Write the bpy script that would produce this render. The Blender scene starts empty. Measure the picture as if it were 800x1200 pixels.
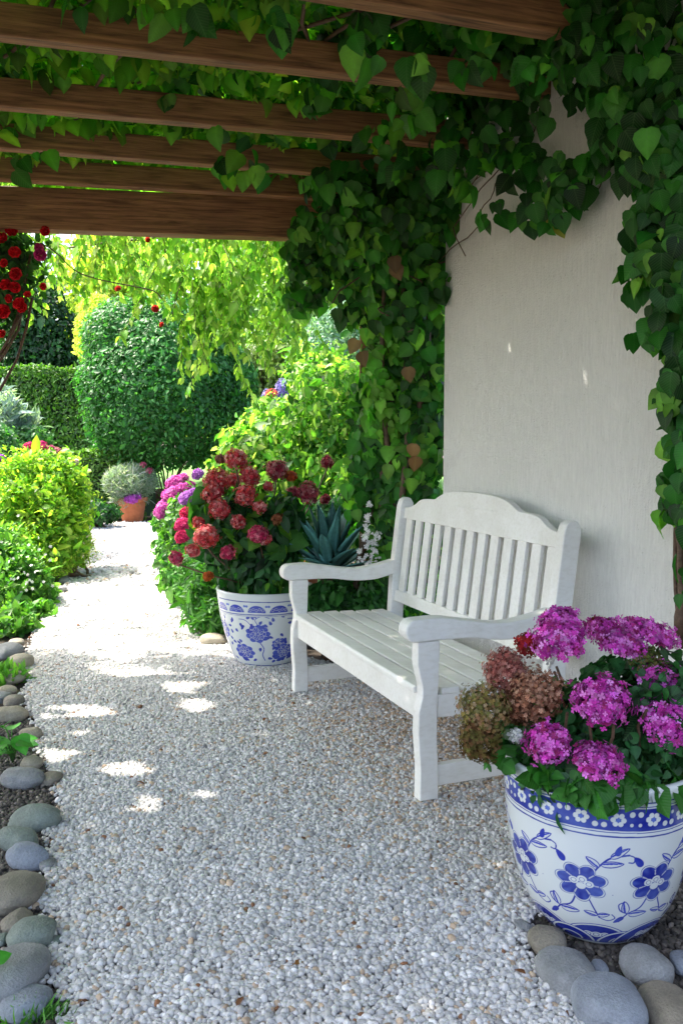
import bpy, math, random
import numpy as np
from mathutils import Vector, Matrix
random.seed(7); rng = np.random.default_rng(11)
PI = math.pi
sc = bpy.context.scene
COL = sc.collection
# ------------------------------------------------------------------ camera, sky, sun, exposure
F = 1000.0; TH = math.atan(.084); CT, ST = math.cos(TH), math.sin(TH); CH = 1.3
cam = bpy.data.cameras.new('camera'); cam.sensor_fit = 'VERTICAL'; cam.sensor_height = 36; cam.lens = 30
cam.clip_start = .05; cam.clip_end = 500
co = bpy.data.objects.new('camera', cam); COL.objects.link(co)
co.location = (0, 0, CH); co.rotation_euler = (PI/2 - TH, 0, 0); sc.camera = co
SUNH = np.array([-.97, .24]); ELEV = math.radians(59)
w = bpy.data.worlds.new('World'); sc.world = w; w.use_nodes = True
nt = w.node_tree; bg = nt.nodes['Background']; sky = nt.nodes.new('ShaderNodeTexSky')
sky.sky_type = 'NISHITA'; sky.sun_disc = False; sky.sun_elevation = ELEV
sky.sun_rotation = math.atan2(SUNH[0], SUNH[1]) % (2*PI); sky.air_density = 1.0; sky.dust_density = 5; sky.ozone_density = .4
nt.links.new(sky.outputs[0], bg.inputs[0]); bg.inputs[1].default_value = .15
sl = bpy.data.lights.new('sun', 'SUN'); sl.energy = 3.2; sl.angle = math.radians(.8); sl.color = (1, .94, .82)
so = bpy.data.objects.new('sun', sl); COL.objects.link(so)
SD = Vector((SUNH[0]*math.cos(ELEV), SUNH[1]*math.cos(ELEV), math.sin(ELEV)))
so.rotation_euler = SD.to_track_quat('Z', 'Y').to_euler(); so.location = (-8, 5, 12)
sc.view_settings.view_transform = 'Standard'; sc.view_settings.look = 'None'
sc.view_settings.exposure = 2.2; sc.view_settings.gamma = 1; sc.view_settings.use_curve_mapping = False
sc.render.engine = 'CYCLES'
sc.cycles.max_bounces = 8; sc.cycles.diffuse_bounces = 4; sc.cycles.transmission_bounces = 6

def P(px, py, Y):
    """world point seen in direction (px,py) of the 800x1200 photograph at ground distance Y"""
    a = (px-400)/F; b = (600-py)/F
    d = np.array([a, CT+b*ST, -ST+b*CT]); p = d*(Y/d[1]); p[2] += CH; return p
def G(px, py, z=0.):
    a = (px-400)/F; b = (600-py)/F
    d = np.array([a, CT+b*ST, -ST+b*CT]); p = d*((z-CH)/d[2]); p[2] += CH; return p

# ------------------------------------------------------------------ materials
def newmat(name):
    m = bpy.data.materials.new(name); m.use_nodes = True
    return m, m.node_tree, m.node_tree.nodes['Principled BSDF']
def mixcol(n, L, fac, a, b, typ='MIX'):
    x = n.nodes.new('ShaderNodeMix'); x.data_type = 'RGBA'; x.blend_type = typ
    if isinstance(fac, (int, float)): x.inputs[0].default_value = fac
    else: L(fac, x.inputs[0])
    for s, i in ((a, 6), (b, 7)):
        if isinstance(s, tuple): x.inputs[i].default_value = (*s, 1)
        else: L(s, x.inputs[i])
    return x.outputs[2]
def noise(n, L, scale, detail=4, rough=.55, coord=None, dist=0):
    t = n.nodes.new('ShaderNodeTexNoise'); t.inputs['Scale'].default_value = scale
    t.inputs['Detail'].default_value = detail; t.inputs['Roughness'].default_value = rough
    t.inputs['Distortion'].default_value = dist
    if coord is not None: L(coord, t.inputs['Vector'])
    return t.outputs[0]
def ramp(n, L, src, p0, p1, c0=(0,0,0), c1=(1,1,1)):
    r = n.nodes.new('ShaderNodeValToRGB'); L(src, r.inputs[0])
    r.color_ramp.elements[0].position = p0; r.color_ramp.elements[1].position = p1
    r.color_ramp.elements[0].color = (*c0, 1); r.color_ramp.elements[1].color = (*c1, 1)
    return r.outputs[0]
def bump(n, L, h, b, strength=.3, dist=.01):
    u = n.nodes.new('ShaderNodeBump'); u.inputs['Strength'].default_value = strength
    u.inputs['Distance'].default_value = dist; L(h, u.inputs['Height']); L(u.outputs[0], b.inputs['Normal'])
def objcoord(n, L, scale=(1,1,1)):
    c = n.nodes.new('ShaderNodeTexCoord'); mp = n.nodes.new('ShaderNodeMapping')
    mp.inputs['Scale'].default_value = scale; L(c.outputs['Object'], mp.inputs[0]); return mp.outputs[0]

def leafmat(name, rough=.42, trans=.45, spec=.5, tint=(1.25, 1.35, .55)):
    m, n, b = newmat(name); L = n.links.new
    at = n.nodes.new('ShaderNodeAttribute'); at.attribute_name = 'lc'
    tc = objcoord(n, L); nz = noise(n, L, 60, 2, .6, tc)
    c = mixcol(n, L, .35, at.outputs['Color'], ramp(n, L, nz, .35, .7, (.5,.5,.5), (1.2,1.2,1.2)), 'MULTIPLY')
    lt = n.nodes.new('ShaderNodeAttribute'); lt.attribute_name = 'lt'; sp = n.nodes.new('ShaderNodeSeparateXYZ'); L(lt.outputs['Vector'], sp.inputs[0])
    def mth(op, a, b2=None, c3=None):
        q = n.nodes.new('ShaderNodeMath'); q.operation = op
        for i_, v_ in enumerate((a, b2, c3)):
            if v_ is None: continue
            if isinstance(v_, (int, float)): q.inputs[i_].default_value = v_
            else: L(v_, q.inputs[i_])
        return q.outputs[0]
    ax = mth('ABSOLUTE', sp.outputs[0]); ph = mth('MULTIPLY', mth('SUBTRACT', sp.outputs[1], mth('MULTIPLY', ax, .75)), 30.)
    vein = mth('POWER', mth('ABSOLUTE', mth('COSINE', ph)), 14.)
    mid = mth('LESS_THAN', ax, .018); vv = mth('MULTIPLY', mth('MAXIMUM', vein, mid), sp.outputs[2])
    c = mixcol(n, L, mth('MULTIPLY', vv, .32), c, (.16,.34,.10))
    hgt = mth('MULTIPLY', mth('COSINE', mth('MULTIPLY', ph, 2.)), sp.outputs[2]); bump(n, L, hgt, b, .16, .002)
    L(c, b.inputs['Base Color']); b.inputs['Roughness'].default_value = rough
    b.inputs['Specular IOR Level'].default_value = spec
    tr = n.nodes.new('ShaderNodeBsdfTranslucent')
    L(mixcol(n, L, 1., at.outputs['Color'], tint, 'MULTIPLY'), tr.inputs[0])
    mx = n.nodes.new('ShaderNodeMixShader'); mx.inputs[0].default_value = trans
    L(b.outputs[0], mx.inputs[1]); L(tr.outputs[0], mx.inputs[2])
    L(mx.outputs[0], n.nodes['Material Output'].inputs[0])
    return m
M = {}
M['leaf'] = leafmat('vine_leaf', .42, .45, .35)
M['soft'] = leafmat('shrub_leaf', .5, .42)
M['backlit'] = leafmat('backlit_leaf', .45, .60, .35, (1.35, 1.45, .55))  # more translucent, stronger tint, for foliage meant to glow backlit
M['petal'] = leafmat('petal', .6, .3, .2, (1.1, 1.0, 1.05))
M['agave'] = leafmat('agave_leaf', .5, .04, .35, (1, 1, 1))

def wood(name, c0, c1, sc_=(1,1,1)):
    m, n, b = newmat(name); L = n.links.new
    tc = objcoord(n, L, (1.2, 22, 22)); g = noise(n, L, 3, 8, .65, tc, .6)
    tc2 = objcoord(n, L); g2 = noise(n, L, 2.3, 3, .5, tc2)
    c = ramp(n, L, g, .3, .72, c0, c1)
    L(mixcol(n, L, .5, c, ramp(n, L, g2, .35, .7, (.55,.5,.48), (1.15,1.1,1.05)), 'MULTIPLY'), b.inputs['Base Color'])
    b.inputs['Roughness'].default_value = .62; bump(n, L, g, b, .55, .006); return m
M['wood'] = wood('stained_timber', (.08,.034,.014), (.52,.27,.115))
M['bark'] = wood('bark', (.06,.035,.02), (.2,.12,.07))

m, n, b = newmat('white_paint'); L = n.links.new; M['white'] = m
tc = objcoord(n, L, (3, 30, 30)); g = noise(n, L, 2.5, 6, .6, tc)
tc2 = objcoord(n, L); g2 = noise(n, L, 5, 4, .6, tc2)
L(mixcol(n, L, .25, mixcol(n, L, .3, (.86,.85,.82), ramp(n, L, g, .3, .55, (.72,.69,.62), (1,1,1)), 'MULTIPLY'), ramp(n, L, g2, .38, .62, (.66,.62,.55), (1,1,1)), 'MULTIPLY'), b.inputs['Base Color'])
b.inputs['Roughness'].default_value = .5; bump(n, L, g, b, .4, .004)

m, n, b = newmat('render_plaster'); L = n.links.new; M['wall'] = m
tc = objcoord(n, L); a1 = noise(n, L, 130, 3, .6, tc); a2 = noise(n, L, 1.1, 4, .55, tc)
tcv = objcoord(n, L, (60, 60, 9)); a3 = noise(n, L, 1.6, 4, .6, tcv)
vo = n.nodes.new('ShaderNodeTexVoronoi'); vo.inputs['Scale'].default_value = 42; L(tc, vo.inputs['Vector'])
pit = ramp(n, L, vo.outputs['Distance'], .03, .10)
c = mixcol(n, L, .45, (.90,.89,.86), ramp(n, L, a2, .3, .7, (.80,.79,.74), (1.04,1.03,1.0)), 'MULTIPLY')
pm = n.nodes.new('ShaderNodeMath'); pm.operation = 'MAXIMUM'; L(pit, pm.inputs[0]); L(ramp(n, L, noise(n, L, 9, 3, .6, tc), .45, .62), pm.inputs[1])
c2 = mixcol(n, L, .6, c, ramp(n, L, pm.outputs[0], 0, 1, (.45,.43,.38), (1,1,1)), 'MULTIPLY')
L(mixcol(n, L, .6, c2, ramp(n, L, a3, .3, .7, (.86,.86,.85), (1.04,1.04,1.03)), 'MULTIPLY'), b.inputs['Base Color']); b.inputs['Roughness'].default_value = .9
ad = n.nodes.new('ShaderNodeMath'); ad.operation = 'ADD'; L(a1, ad.inputs[0]); L(a3, ad.inputs[1])
ad2 = n.nodes.new('ShaderNodeMath'); ad2.operation = 'MULTIPLY_ADD'; L(pm.outputs[0], ad2.inputs[0]); ad2.inputs[1].default_value = .8; L(ad.outputs[0], ad2.inputs[2])
bump(n, L, ad2.outputs[0], b, .9, .010)

def groundmat(name, c0, c1, scale, rough=.95, bs=.5):
    m, n, b = newmat(name); L = n.links.new; tc = objcoord(n, L)
    g = noise(n, L, scale, 6, .7, tc); L(ramp(n, L, g, .3, .7, c0, c1), b.inputs['Base Color'])
    b.inputs['Roughness'].default_value = rough; bump(n, L, g, b, bs, .02); return m
M['soil'] = groundmat('soil', (.015,.011,.008), (.07,.05,.035), 30)
M['bed'] = groundmat('gravel_bed', (.2,.19,.18), (.44,.42,.40), 90)
M['terracotta'] = groundmat('terracotta', (.36,.10,.04), (.52,.17,.07), 14, .75, .1)
M['darkclay'] = groundmat('dark_clay', (.08,.045,.03), (.15,.09,.06), 14, .75, .1)

m, n, b = newmat('pebble'); L = n.links.new; M['pebble'] = m
at = n.nodes.new('ShaderNodeAttribute'); at.attribute_name = 'pc'; at.attribute_type = 'INSTANCER'
tc = objcoord(n, L); g = noise(n, L, 2.2, 4, .6, tc)
L(mixcol(n, L, .5, at.outputs['Color'], ramp(n, L, g, .3, .7, (.6,.6,.6), (1.15,1.15,1.15)), 'MULTIPLY'), b.inputs['Base Color'])
b.inputs['Roughness'].default_value = .75

def stonemat(name, c0, c1):
    m, n, b = newmat(name); L = n.links.new; tc = objcoord(n, L)
    g = noise(n, L, 9, 5, .6, tc); g2 = noise(n, L, 160, 2, .7, tc)
    c = ramp(n, L, g, .32, .7, c0, c1)
    L(mixcol(n, L, .5, c, ramp(n, L, g2, .35, .65, (.7,.7,.7), (1.15,1.15,1.15)), 'MULTIPLY'), b.inputs['Base Color'])
    b.inputs['Roughness'].default_value = .8
    ad = n.nodes.new('ShaderNodeMath'); ad.operation = 'ADD'; L(g, ad.inputs[0]); L(g2, ad.inputs[1])
    bump(n, L, ad.outputs[0], b, .65, .008); return m
M['st_grey'] = stonemat('grey_stone', (.16,.165,.17), (.30,.31,.32))
M['st_green'] = stonemat('green_grey_stone', (.13,.16,.14), (.24,.28,.25))
M['st_tan'] = stonemat('tan_stone', (.26,.22,.16), (.42,.38,.30))
M['st_brown'] = stonemat('brown_grey_stone', (.16,.14,.11), (.28,.25,.20))
M['st_blue'] = stonemat('blue_grey_stone', (.17,.19,.23), (.30,.33,.38))

m, n, b = newmat('glazed_ceramic'); L = n.links.new; M['glaze'] = m
at = n.nodes.new('ShaderNodeAttribute'); at.attribute_name = 'paint'
tc = objcoord(n, L); g = noise(n, L, 4, 4, .6, tc)
L(mixcol(n, L, .3, at.outputs['Color'], ramp(n, L, g, .3, .7, (.85,.85,.82), (1.03,1.03,1.03)), 'MULTIPLY'), b.inputs['Base Color'])
b.inputs['Roughness'].default_value = .16; b.inputs['Coat Weight'].default_value = .4
bump(n, L, noise(n, L, 25, 2, .5, tc), b, .04, .004)

# ------------------------------------------------------------------ object helpers
def tag(o, label=None, cat=None, group=None, kind=None):
    if label: o['label'] = label
    if cat: o['category'] = cat
    if group: o['group'] = group
    if kind: o['kind'] = kind
    return o
def empty(name, loc, label, cat, group=None, rz=0):
    o = bpy.data.objects.new(name, None); COL.objects.link(o); o.location = [float(v) for v in loc]
    o.rotation_euler = (0, 0, rz); o.empty_display_size = .1
    return tag(o, label, cat, group)
def link(name, me, mat, parent=None):
    """world-space mesh -> object; when parented (to an unrotated thing) geometry is shifted to the parent frame"""
    o = bpy.data.objects.new(name, me); COL.objects.link(o)
    if mat is not None: me.materials.append(mat)
    if parent is not None: o.parent = parent
    return o
def wloc(parent):
    v = Vector((0,0,0)); p = parent
    while p is not None: v += p.location; p = p.parent
    return v
def rawmesh(name, V, Fs, smooth=False):
    me = bpy.data.meshes.new(name); me.from_pydata([tuple(map(float, v)) for v in V], [], [tuple(f) for f in Fs]); me.update()
    if smooth: me.polygons.foreach_set('use_smooth', np.ones(len(me.polygons), bool))
    return me
def npmesh(name, V, loops, starts, counts, attr=None, aname='lc', smooth=True, shift=None):
    me = bpy.data.meshes.new(name)
    if shift is not None: V = V - np.array(shift)
    me.vertices.add(len(V)); me.vertices.foreach_set('co', V.astype(np.float32).ravel())
    me.loops.add(len(loops)); me.loops.foreach_set('vertex_index', loops.astype(np.int32))
    me.polygons.add(len(starts)); me.polygons.foreach_set('loop_start', starts.astype(np.int32))
    me.update(calc_edges=True)
    if smooth: me.polygons.foreach_set('use_smooth', np.ones(len(starts), bool))
    if attr is not None:
        a = me.color_attributes.new(aname, 'FLOAT_COLOR', 'POINT')
        rgba = np.ones((len(V), 4), np.float32); rgba[:, :3] = attr; a.data.foreach_set('color', rgba.ravel())
    me.validate(); return me

# leaf templates ---------------------------------------------------
def leaf_template(ts, hw, fold=.25, curl=.25, wave=0):
    V = []; Fq = []
    for i, (t, h) in enumerate(zip(ts, hw)):
        z = -curl*t*t
        wz = wave*math.sin(t*9)
        V += [(0, t, z), (-h, t - (0.10 if i == 0 else 0)*h*2, z + fold*h + wz), (h, t - (0.10 if i == 0 else 0)*h*2, z + fold*h - wz)]
    for i in range(len(ts)-1):
        a, c = i*3, (i+1)*3
        Fq += [(a, c, c+1, a+1), (a+2, c+2, c, a)]
    return np.array(V, float), Fq
HEART = leaf_template([0,.12,.32,.58,.82,1], [.16,.40,.47,.36,.17,.0], .22, .30, .02)
OVATE = leaf_template([0,.3,.65,1], [.03,.26,.23,0], .3, .25)
SMALL = leaf_template([0,.5,1], [.08,.34,.04], .3, .15)
LANCE = leaf_template([0,.35,.7,1], [.03,.12,.10,0], .35, .35)
NEEDLE = leaf_template([0,.5,1], [.04,.06,.0], .3, .1)
def floret_template(n=4, r=1., cup=.25, wid=.62):
    V = [(0,0,0)]; Fq = []
    for k in range(n):
        a = 2*PI*k/n
        for (rr, da, z) in ((.62, -wid, cup*.7), (1, -wid*.45, cup), (1, wid*.45, cup), (.62, wid, cup*.7)):
            V.append((r*rr*math.cos(a+da), r*rr*math.sin(a+da), z))
        b = 1+k*4; Fq += [(0, b, b+1), (0, b+1, b+2), (0, b+2, b+3)]
    return np.array(V, float), Fq
FLORET = floret_template(4); FLORET5 = floret_template(5, 1, .3, .5)
BUD = (np.array([(0,0,1),(1,0,0),(0,1,0),(-1,0,0),(0,-1,0),(0,0,-.6)], float)*.8,
       [(0,1,2),(0,2,3),(0,3,4),(0,4,1),(5,2,1),(5,3,2),(5,4,3),(5,1,4)])

def T_rib(V): return len(V) in (9, 12, 18) and abs(V[0, 0]) < 1e-9
def unit(v): return v/np.maximum(np.linalg.norm(v, axis=-1, keepdims=True), 1e-9)
def scatter(name, T, pos, tip, nrm, size, colr, mat, parent=None, smooth=True):
    """one mesh holding many copies of a small template (the leaves of ONE crown / plant)"""
    V, Fs = T; N = len(pos); size = np.broadcast_to(size, (N,))
    y = unit(tip); z = nrm - (nrm*y).sum(1, keepdims=True)*y; z = unit(z); x = np.cross(y, z)
    W = (V[None, :, 0, None]*x[:, None] + V[None, :, 1, None]*y[:, None] + V[None, :, 2, None]*z[:, None])*size[:, None, None] + pos[:, None]
    nv = len(V); cnt = np.array([len(f) for f in Fs]); flat = np.concatenate([np.array(f) for f in Fs])
    loops = (flat[None] + (np.arange(N)*nv)[:, None]).ravel(); counts = np.tile(cnt, N)
    starts = np.concatenate([[0], np.cumsum(counts)[:-1]])
    rib = np.where(np.abs(V[:, 0]) < 1e-6, 1.30, .88) if T_rib(V) else np.ones(nv)
    col = (np.clip(colr, 0.002, 1)[:, None, :]*rib[None, :, None]).reshape(-1, 3)
    sh = wloc(parent) if parent is not None else None
    me = npmesh(name, W.reshape(-1, 3), loops, starts, counts, col, 'lc', smooth, sh)
    if nv == 18:                                                     # broad leaves carry their own length/width for the veins
        at = me.attributes.new('lt', 'FLOAT_VECTOR', 'POINT'); lt_ = np.tile(np.c_[V[:, 0], V[:, 1], np.ones(nv)], (N, 1)); at.data.foreach_set('vector', lt_.astype(np.float32).ravel())
    return link(name, me, mat, parent)
def pal(N, cols, weights=None, jit=.2):
    """blend of named leaf colours, one per leaf"""
    cols = np.array(cols, float); k = rng.choice(len(cols), N, p=weights); k2 = rng.choice(len(cols), N, p=weights)
    t = rng.random((N, 1))*.6
    c = cols[k]*(1-t) + cols[k2]*t
    return c*(1 + rng.normal(0, jit, (N, 1)))
def rdir(N): return unit(rng.normal(size=(N, 3)))
def fbm3(p, s, seed=0):
    seed = abs(int(seed))
    r = np.random.default_rng(seed); out = 0; a = 1.
    for o in range(4):
        for k in range(3):
            d = unit(r.normal(size=3))*s*(1.9**o); out = out + a*np.sin(p@d + r.random()*6.28)
        a *= .6
    return out/4.
def tube(pts, rad, seg=6, closed=True):
    pts = [np.array(p, float) for p in pts]; V = []; Fs = []
    n = len(pts); rad = list(rad) if hasattr(rad, '__len__') else [rad]*n
    up = np.array([.13, .31, .94])
    for i, p in enumerate(pts):
        t = pts[min(i+1, n-1)] - pts[max(i-1, 0)]; t = t/(np.linalg.norm(t)+1e-9)
        a = np.cross(t, up); a /= (np.linalg.norm(a)+1e-9); b_ = np.cross(t, a)
        for k in range(seg):
            q = 2*PI*k/seg; V.append(p + rad[i]*(math.cos(q)*a + math.sin(q)*b_))
    for i in range(n-1):
        for k in range(seg):
            k2 = (k+1) % seg; Fs.append((i*seg+k, i*seg+k2, (i+1)*seg+k2, (i+1)*seg+k))
    Fs.append(tuple(range(seg))[::-1]); Fs.append(tuple((n-1)*seg+k for k in range(seg)))
    return V, Fs
class MB:
    def __init__(s): s.V = []; s.F = []
    def add(s, V, Fs):
        o = len(s.V); s.V += [tuple(map(float, v)) for v in V]; s.F += [tuple(i+o for i in f) for f in Fs]; return s
    def tube(s, pts, rad, seg=6): return s.add(*tube(pts, rad, seg))
    def box(s, c, h, R=None):
        V = []
        for sx in (-1,1):
            for sy in (-1,1):
                for sz in (-1,1):
                    v = np.array([sx*h[0], sy*h[1], sz*h[2]], float)
                    if R is not None: v = R@v
                    V.append(v+np.array(c))
        return s.add(V, [(0,1,3,2),(4,6,7,5),(0,4,5,1),(2,3,7,6),(0,2,6,4),(1,5,7,3)])
    def prism(s, poly, u0, u1, fn):
        n = len(poly); V = [fn(u0, a, b) for a, b in poly] + [fn(u1, a, b) for a, b in poly]
        Fs = [tuple(range(n))[::-1], tuple(range(n, 2*n))] + [(i, (i+1) % n, n+(i+1) % n, n+i) for i in range(n)]
        return s.add(V, Fs)
    def build(s, name, mat, parent=None, smooth=False, bevel=0):
        V = np.array(s.V)
        if parent is not None: V = V - np.array(wloc(parent))
        me = rawmesh(name, V, s.F, smooth); o = link(name, me, mat, parent)
        if bevel:
            bm_ = o.modifiers.new('bevel', 'BEVEL'); bm_.width = bevel; bm_.segments = 3; bm_.limit_method = 'ANGLE'; bm_.angle_limit = .6
        return o
def wander(a, b, n, amp, seed=0):
    r = np.random.default_rng(abs(int(seed))); a = np.array(a, float); b = np.array(b, float); out = []
    ph = r.random(6)*6.28
    for i in range(n):
        t = i/(n-1); e = math.sin(PI*t)**.5 if 0 < t < 1 else 0
        w_ = np.array([math.sin(5*t+ph[0])+.5*math.sin(11*t+ph[1]), math.sin(4.3*t+ph[2])+.5*math.sin(12*t+ph[3]), .6*math.sin(6*t+ph[4])])
        out.append(a*(1-t)+b*t + amp*e*w_)
    return out

# ================================================================== SETTING
# ground: one sheet to the horizon, slightly uneven
def sheet(name, poly, z, mat, kind='structure'):
    me = rawmesh(name, [(x, y, z) for x, y in poly], [tuple(range(len(poly)))]); o = link(name, me, mat); return tag(o, kind=kind)
sheet('ground', [(-150,-150),(150,-150),(150,300),(-150,300)], -.03, M['soil'])
left_px = [(118,1300),(78,1200),(58,1130),(66,1090),(46,1050),(60,1000),(60,975),(72,948),(66,915),(50,880),(45,850),(30,820),(38,790),(32,765),(48,735),(62,700),(85,678),(100,655),(112,640),(108,622),(100,613)]
left_edge = [tuple(G(x, y)[:2]) for x, y in left_px]
right_px = [(182,612),(190,630),(205,660),(222,700),(240,740),(258,752),(300,760)]
right_edge = [tuple(G(x, y)[:2]) for x, y in right_px]
WN = np.array([.93, .37]); WN = WN/np.linalg.norm(WN); WD = np.array([-WN[1], WN[0]])        # wall normal (away from path) and direction (receding)
def wallpt(t): return np.array([.99, 3.30]) + WD*t
tw_ = wallpt(1.25); tn_ = wallpt(-.75)
bed_edge = [tuple(G(*q)[:2]) for q in [(800,985),(730,1000),(640,1055),(612,1085),(622,1118),(665,1160),(690,1215),(720,1320)]]
path_poly = left_edge + right_edge + [tuple(tw_), tuple(tn_)] + bed_edge
path_poly = [(-.62, 1.2)] + path_poly[1:] if False else path_poly
sheet('path', path_poly, -.012, M['bed'])

def inpoly(pts, poly):
    x, y = pts[:, 0], pts[:, 1]; c = np.zeros(len(pts), bool); n = len(poly)
    for i in range(n):
        x1, y1 = poly[i]; x2, y2 = poly[(i+1) % n]
        m_ = (y1 > y) != (y2 > y)
        c ^= m_ & (x < (x2-x1)*(y-y1)/((y2-y1) if y2 != y1 else 1e-9)+x1)
    return c

def pebble_nodes(name, mat, subdiv=2):
    g = bpy.data.node_groups.new(name, 'GeometryNodeTree'); N = g.nodes; L = g.links.new
    g.interface.new_socket('Geometry', in_out='INPUT', socket_type='NodeSocketGeometry')
    g.interface.new_socket('Geometry', in_out='OUTPUT', socket_type='NodeSocketGeometry')
    gi = N.new('NodeGroupInput'); go = N.new('NodeGroupOutput')
    m2p = N.new('GeometryNodeMeshToPoints'); L(gi.outputs[0], m2p.inputs[0])
    g2i = N.new('GeometryNodeGeometryToInstance')
    for k in range(4):
        ic = N.new('GeometryNodeMeshIcoSphere'); ic.inputs['Radius'].default_value = 1; ic.inputs['Subdivisions'].default_value = subdiv
        sp = N.new('GeometryNodeSetPosition'); nz = N.new('ShaderNodeTexNoise'); nz.noise_dimensions = '4D'
        nz.inputs['Scale'].default_value = .75; nz.inputs['Detail'].default_value = 1; nz.inputs['W'].default_value = k*3.7+1
        sb = N.new('ShaderNodeVectorMath'); sb.operation = 'SUBTRACT'; sb.inputs[1].default_value = (.5,.5,.5); L(nz.outputs['Color'], sb.inputs[0])
        ml = N.new('ShaderNodeVectorMath'); ml.operation = 'SCALE'; ml.inputs['Scale'].default_value = 1.1; L(sb.outputs[0], ml.inputs[0])
        L(ic.outputs[0], sp.inputs['Geometry']); L(ml.outputs[0], sp.inputs['Offset'])
        ss = N.new('GeometryNodeSetShadeSmooth'); L(sp.outputs[0], ss.inputs[0])
        sm = N.new('GeometryNodeSetMaterial'); sm.inputs['Material'].default_value = mat; L(ss.outputs[0], sm.inputs[0])
        L(sm.outputs[0], g2i.inputs[0])
    iop = N.new('GeometryNodeInstanceOnPoints'); L(m2p.outputs[0], iop.inputs['Points']); L(g2i.outputs[0], iop.inputs['Instance'])
    iop.inputs['Pick Instance'].default_value = True
    for nm, sock in (('rot', 'Rotation'), ('scl', 'Scale')):
        na = N.new('GeometryNodeInputNamedAttribute'); na.data_type = 'FLOAT_VECTOR'; na.inputs['Name'].default_value = nm
        L(na.outputs[0], iop.inputs[sock])
    L(iop.outputs[0], go.inputs[0]); return g
def pebbles(name, poly, spacing, radius, colfn, label_mat, zbase, layers=2, keep=None, ysplit=None):
    xs = [p[0] for p in poly]; ys = [p[1] for p in poly]; allp = []
    for l in range(layers):
        gx, gy = np.meshgrid(np.arange(min(xs)-.1, max(xs)+.1, spacing), np.arange(min(ys)-.1, max(ys)+.1, spacing*.87))
        gx = gx + (np.arange(gx.shape[0]) % 2)[:, None]*spacing/2
        p = np.stack([gx.ravel(), gy.ravel()], 1) + rng.normal(0, spacing*.26, (gx.size, 2)) + l*spacing*.5
        p = p[inpoly(p + rng.normal(0, .018, p.shape), poly)]
        if keep is not None: p = p[keep(p)]
        z = zbase + (layers-1-l)*-radius*.95 + rng.normal(0, radius*.28, len(p)) if l else zbase + rng.normal(0, radius*.3, len(p))
        z = z + .010*fbm3(np.c_[p, p[:, :1]*0], 5., 3)
        allp.append(np.c_[p, z])
    p = np.concatenate(allp); N = len(p)
    me = bpy.data.meshes.new(name); me.vertices.add(N); me.vertices.foreach_set('co', p.astype(np.float32).ravel())
    a = me.attributes.new('rot', 'FLOAT_VECTOR', 'POINT'); a.data.foreach_set('vector', (np.c_[rng.normal(0, .5, (N, 2)), rng.random(N)*6.3]).astype(np.float32).ravel())
    s = radius*np.exp(rng.normal(0, .22, (N, 1))); s = s*np.c_[rng.uniform(.95, 1.35, N), rng.uniform(.8, 1.05, N), rng.uniform(.68, .92, N)]
    a = me.attributes.new('scl', 'FLOAT_VECTOR', 'POINT'); a.data.foreach_set('vector', s.astype(np.float32).ravel())
    c = np.ones((N, 4), np.float32); c[:, :3] = colfn(p)
    a = me.attributes.new('pc', 'FLOAT_COLOR', 'POINT'); a.data.foreach_set('color', c.ravel())
    o = link(name, me, M['pebble']); md = o.modifiers.new('pebbles', 'NODES'); md.node_group = pebble_nodes(name+'_nodes', M['pebble'])
    print(name, N); return tag(o, kind='stuff')
def gravel_col(p):
    N = len(p); g = np.clip(rng.normal(.57, .11, (N, 1)), .22, .82)
    c = g*np.array([[1.0, .97, .945]])
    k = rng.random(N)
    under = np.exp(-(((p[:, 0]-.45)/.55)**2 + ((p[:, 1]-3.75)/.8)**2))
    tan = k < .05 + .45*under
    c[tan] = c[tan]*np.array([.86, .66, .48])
    br = (k > .9955); c[br] = np.array([.20, .09, .04])*rng.uniform(.7, 1.4, (br.sum(), 1))
    return c
near_keep = lambda p: (p[:, 1] < 7.6)
far_keep = lambda p: (p[:, 1] >= 7.55)
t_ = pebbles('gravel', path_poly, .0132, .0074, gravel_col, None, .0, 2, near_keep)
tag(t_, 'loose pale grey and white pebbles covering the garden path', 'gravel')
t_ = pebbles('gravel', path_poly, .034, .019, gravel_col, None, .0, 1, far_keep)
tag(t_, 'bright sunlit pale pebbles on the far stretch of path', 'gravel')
def mulch_col(p):
    N = len(p); g = np.clip(rng.lognormal(-2.7, .6, (N, 1)), .02, .4); return g*np.array([[1, .85, .72]])
lb = [G(-80,1300), G(118,1300), G(78,1200), G(58,1130), G(46,1050), G(60,975), G(66,915), G(45,850), G(20,830), G(-80,830)]
t_ = pebbles('bark_mulch', [tuple(q[:2]) for q in lb], .016, .0085, mulch_col, None, -.012, 2)
tag(t_, 'dark soil and small dark chips in the bed left of the path', 'mulch')
rb = bed_edge[::-1] + [tuple(tn_), tuple(wallpt(-2.4)), tuple(wallpt(-2.6)-WN*.8)]
t_ = pebbles('bark_mulch', rb, .016, .0085, mulch_col, None, -.012, 2)
tag(t_, 'dark chips and soil around the front blue and white pot', 'mulch')

# wall
wl = empty('garden_wall', (*wallpt(0), 0), 'white rough plastered wall behind the bench', 'wall')
def wallfn(t0, t1, d0, d1, z0, z1):
    V = []
    for t in (t0, t1):
        for d in (d0, d1):
            for z in (z0, z1):
                q = wallpt(t)+WN*d; V.append((q[0], q[1], z))
    return V, [(0,1,3,2),(4,6,7,5),(0,4,5,1),(2,3,7,6),(0,2,6,4),(1,5,7,3)]
MB().add(*wallfn(-3.2, 1.25, 0, .28, -.05, 3.15)).build('wall_face', M['wall'], wl, bevel=.01)
MB().add(*wallfn(-3.25, 1.30, -.05, .33, 3.152, 3.22)).build('coping', M['wall'], wl, bevel=.01)

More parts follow.
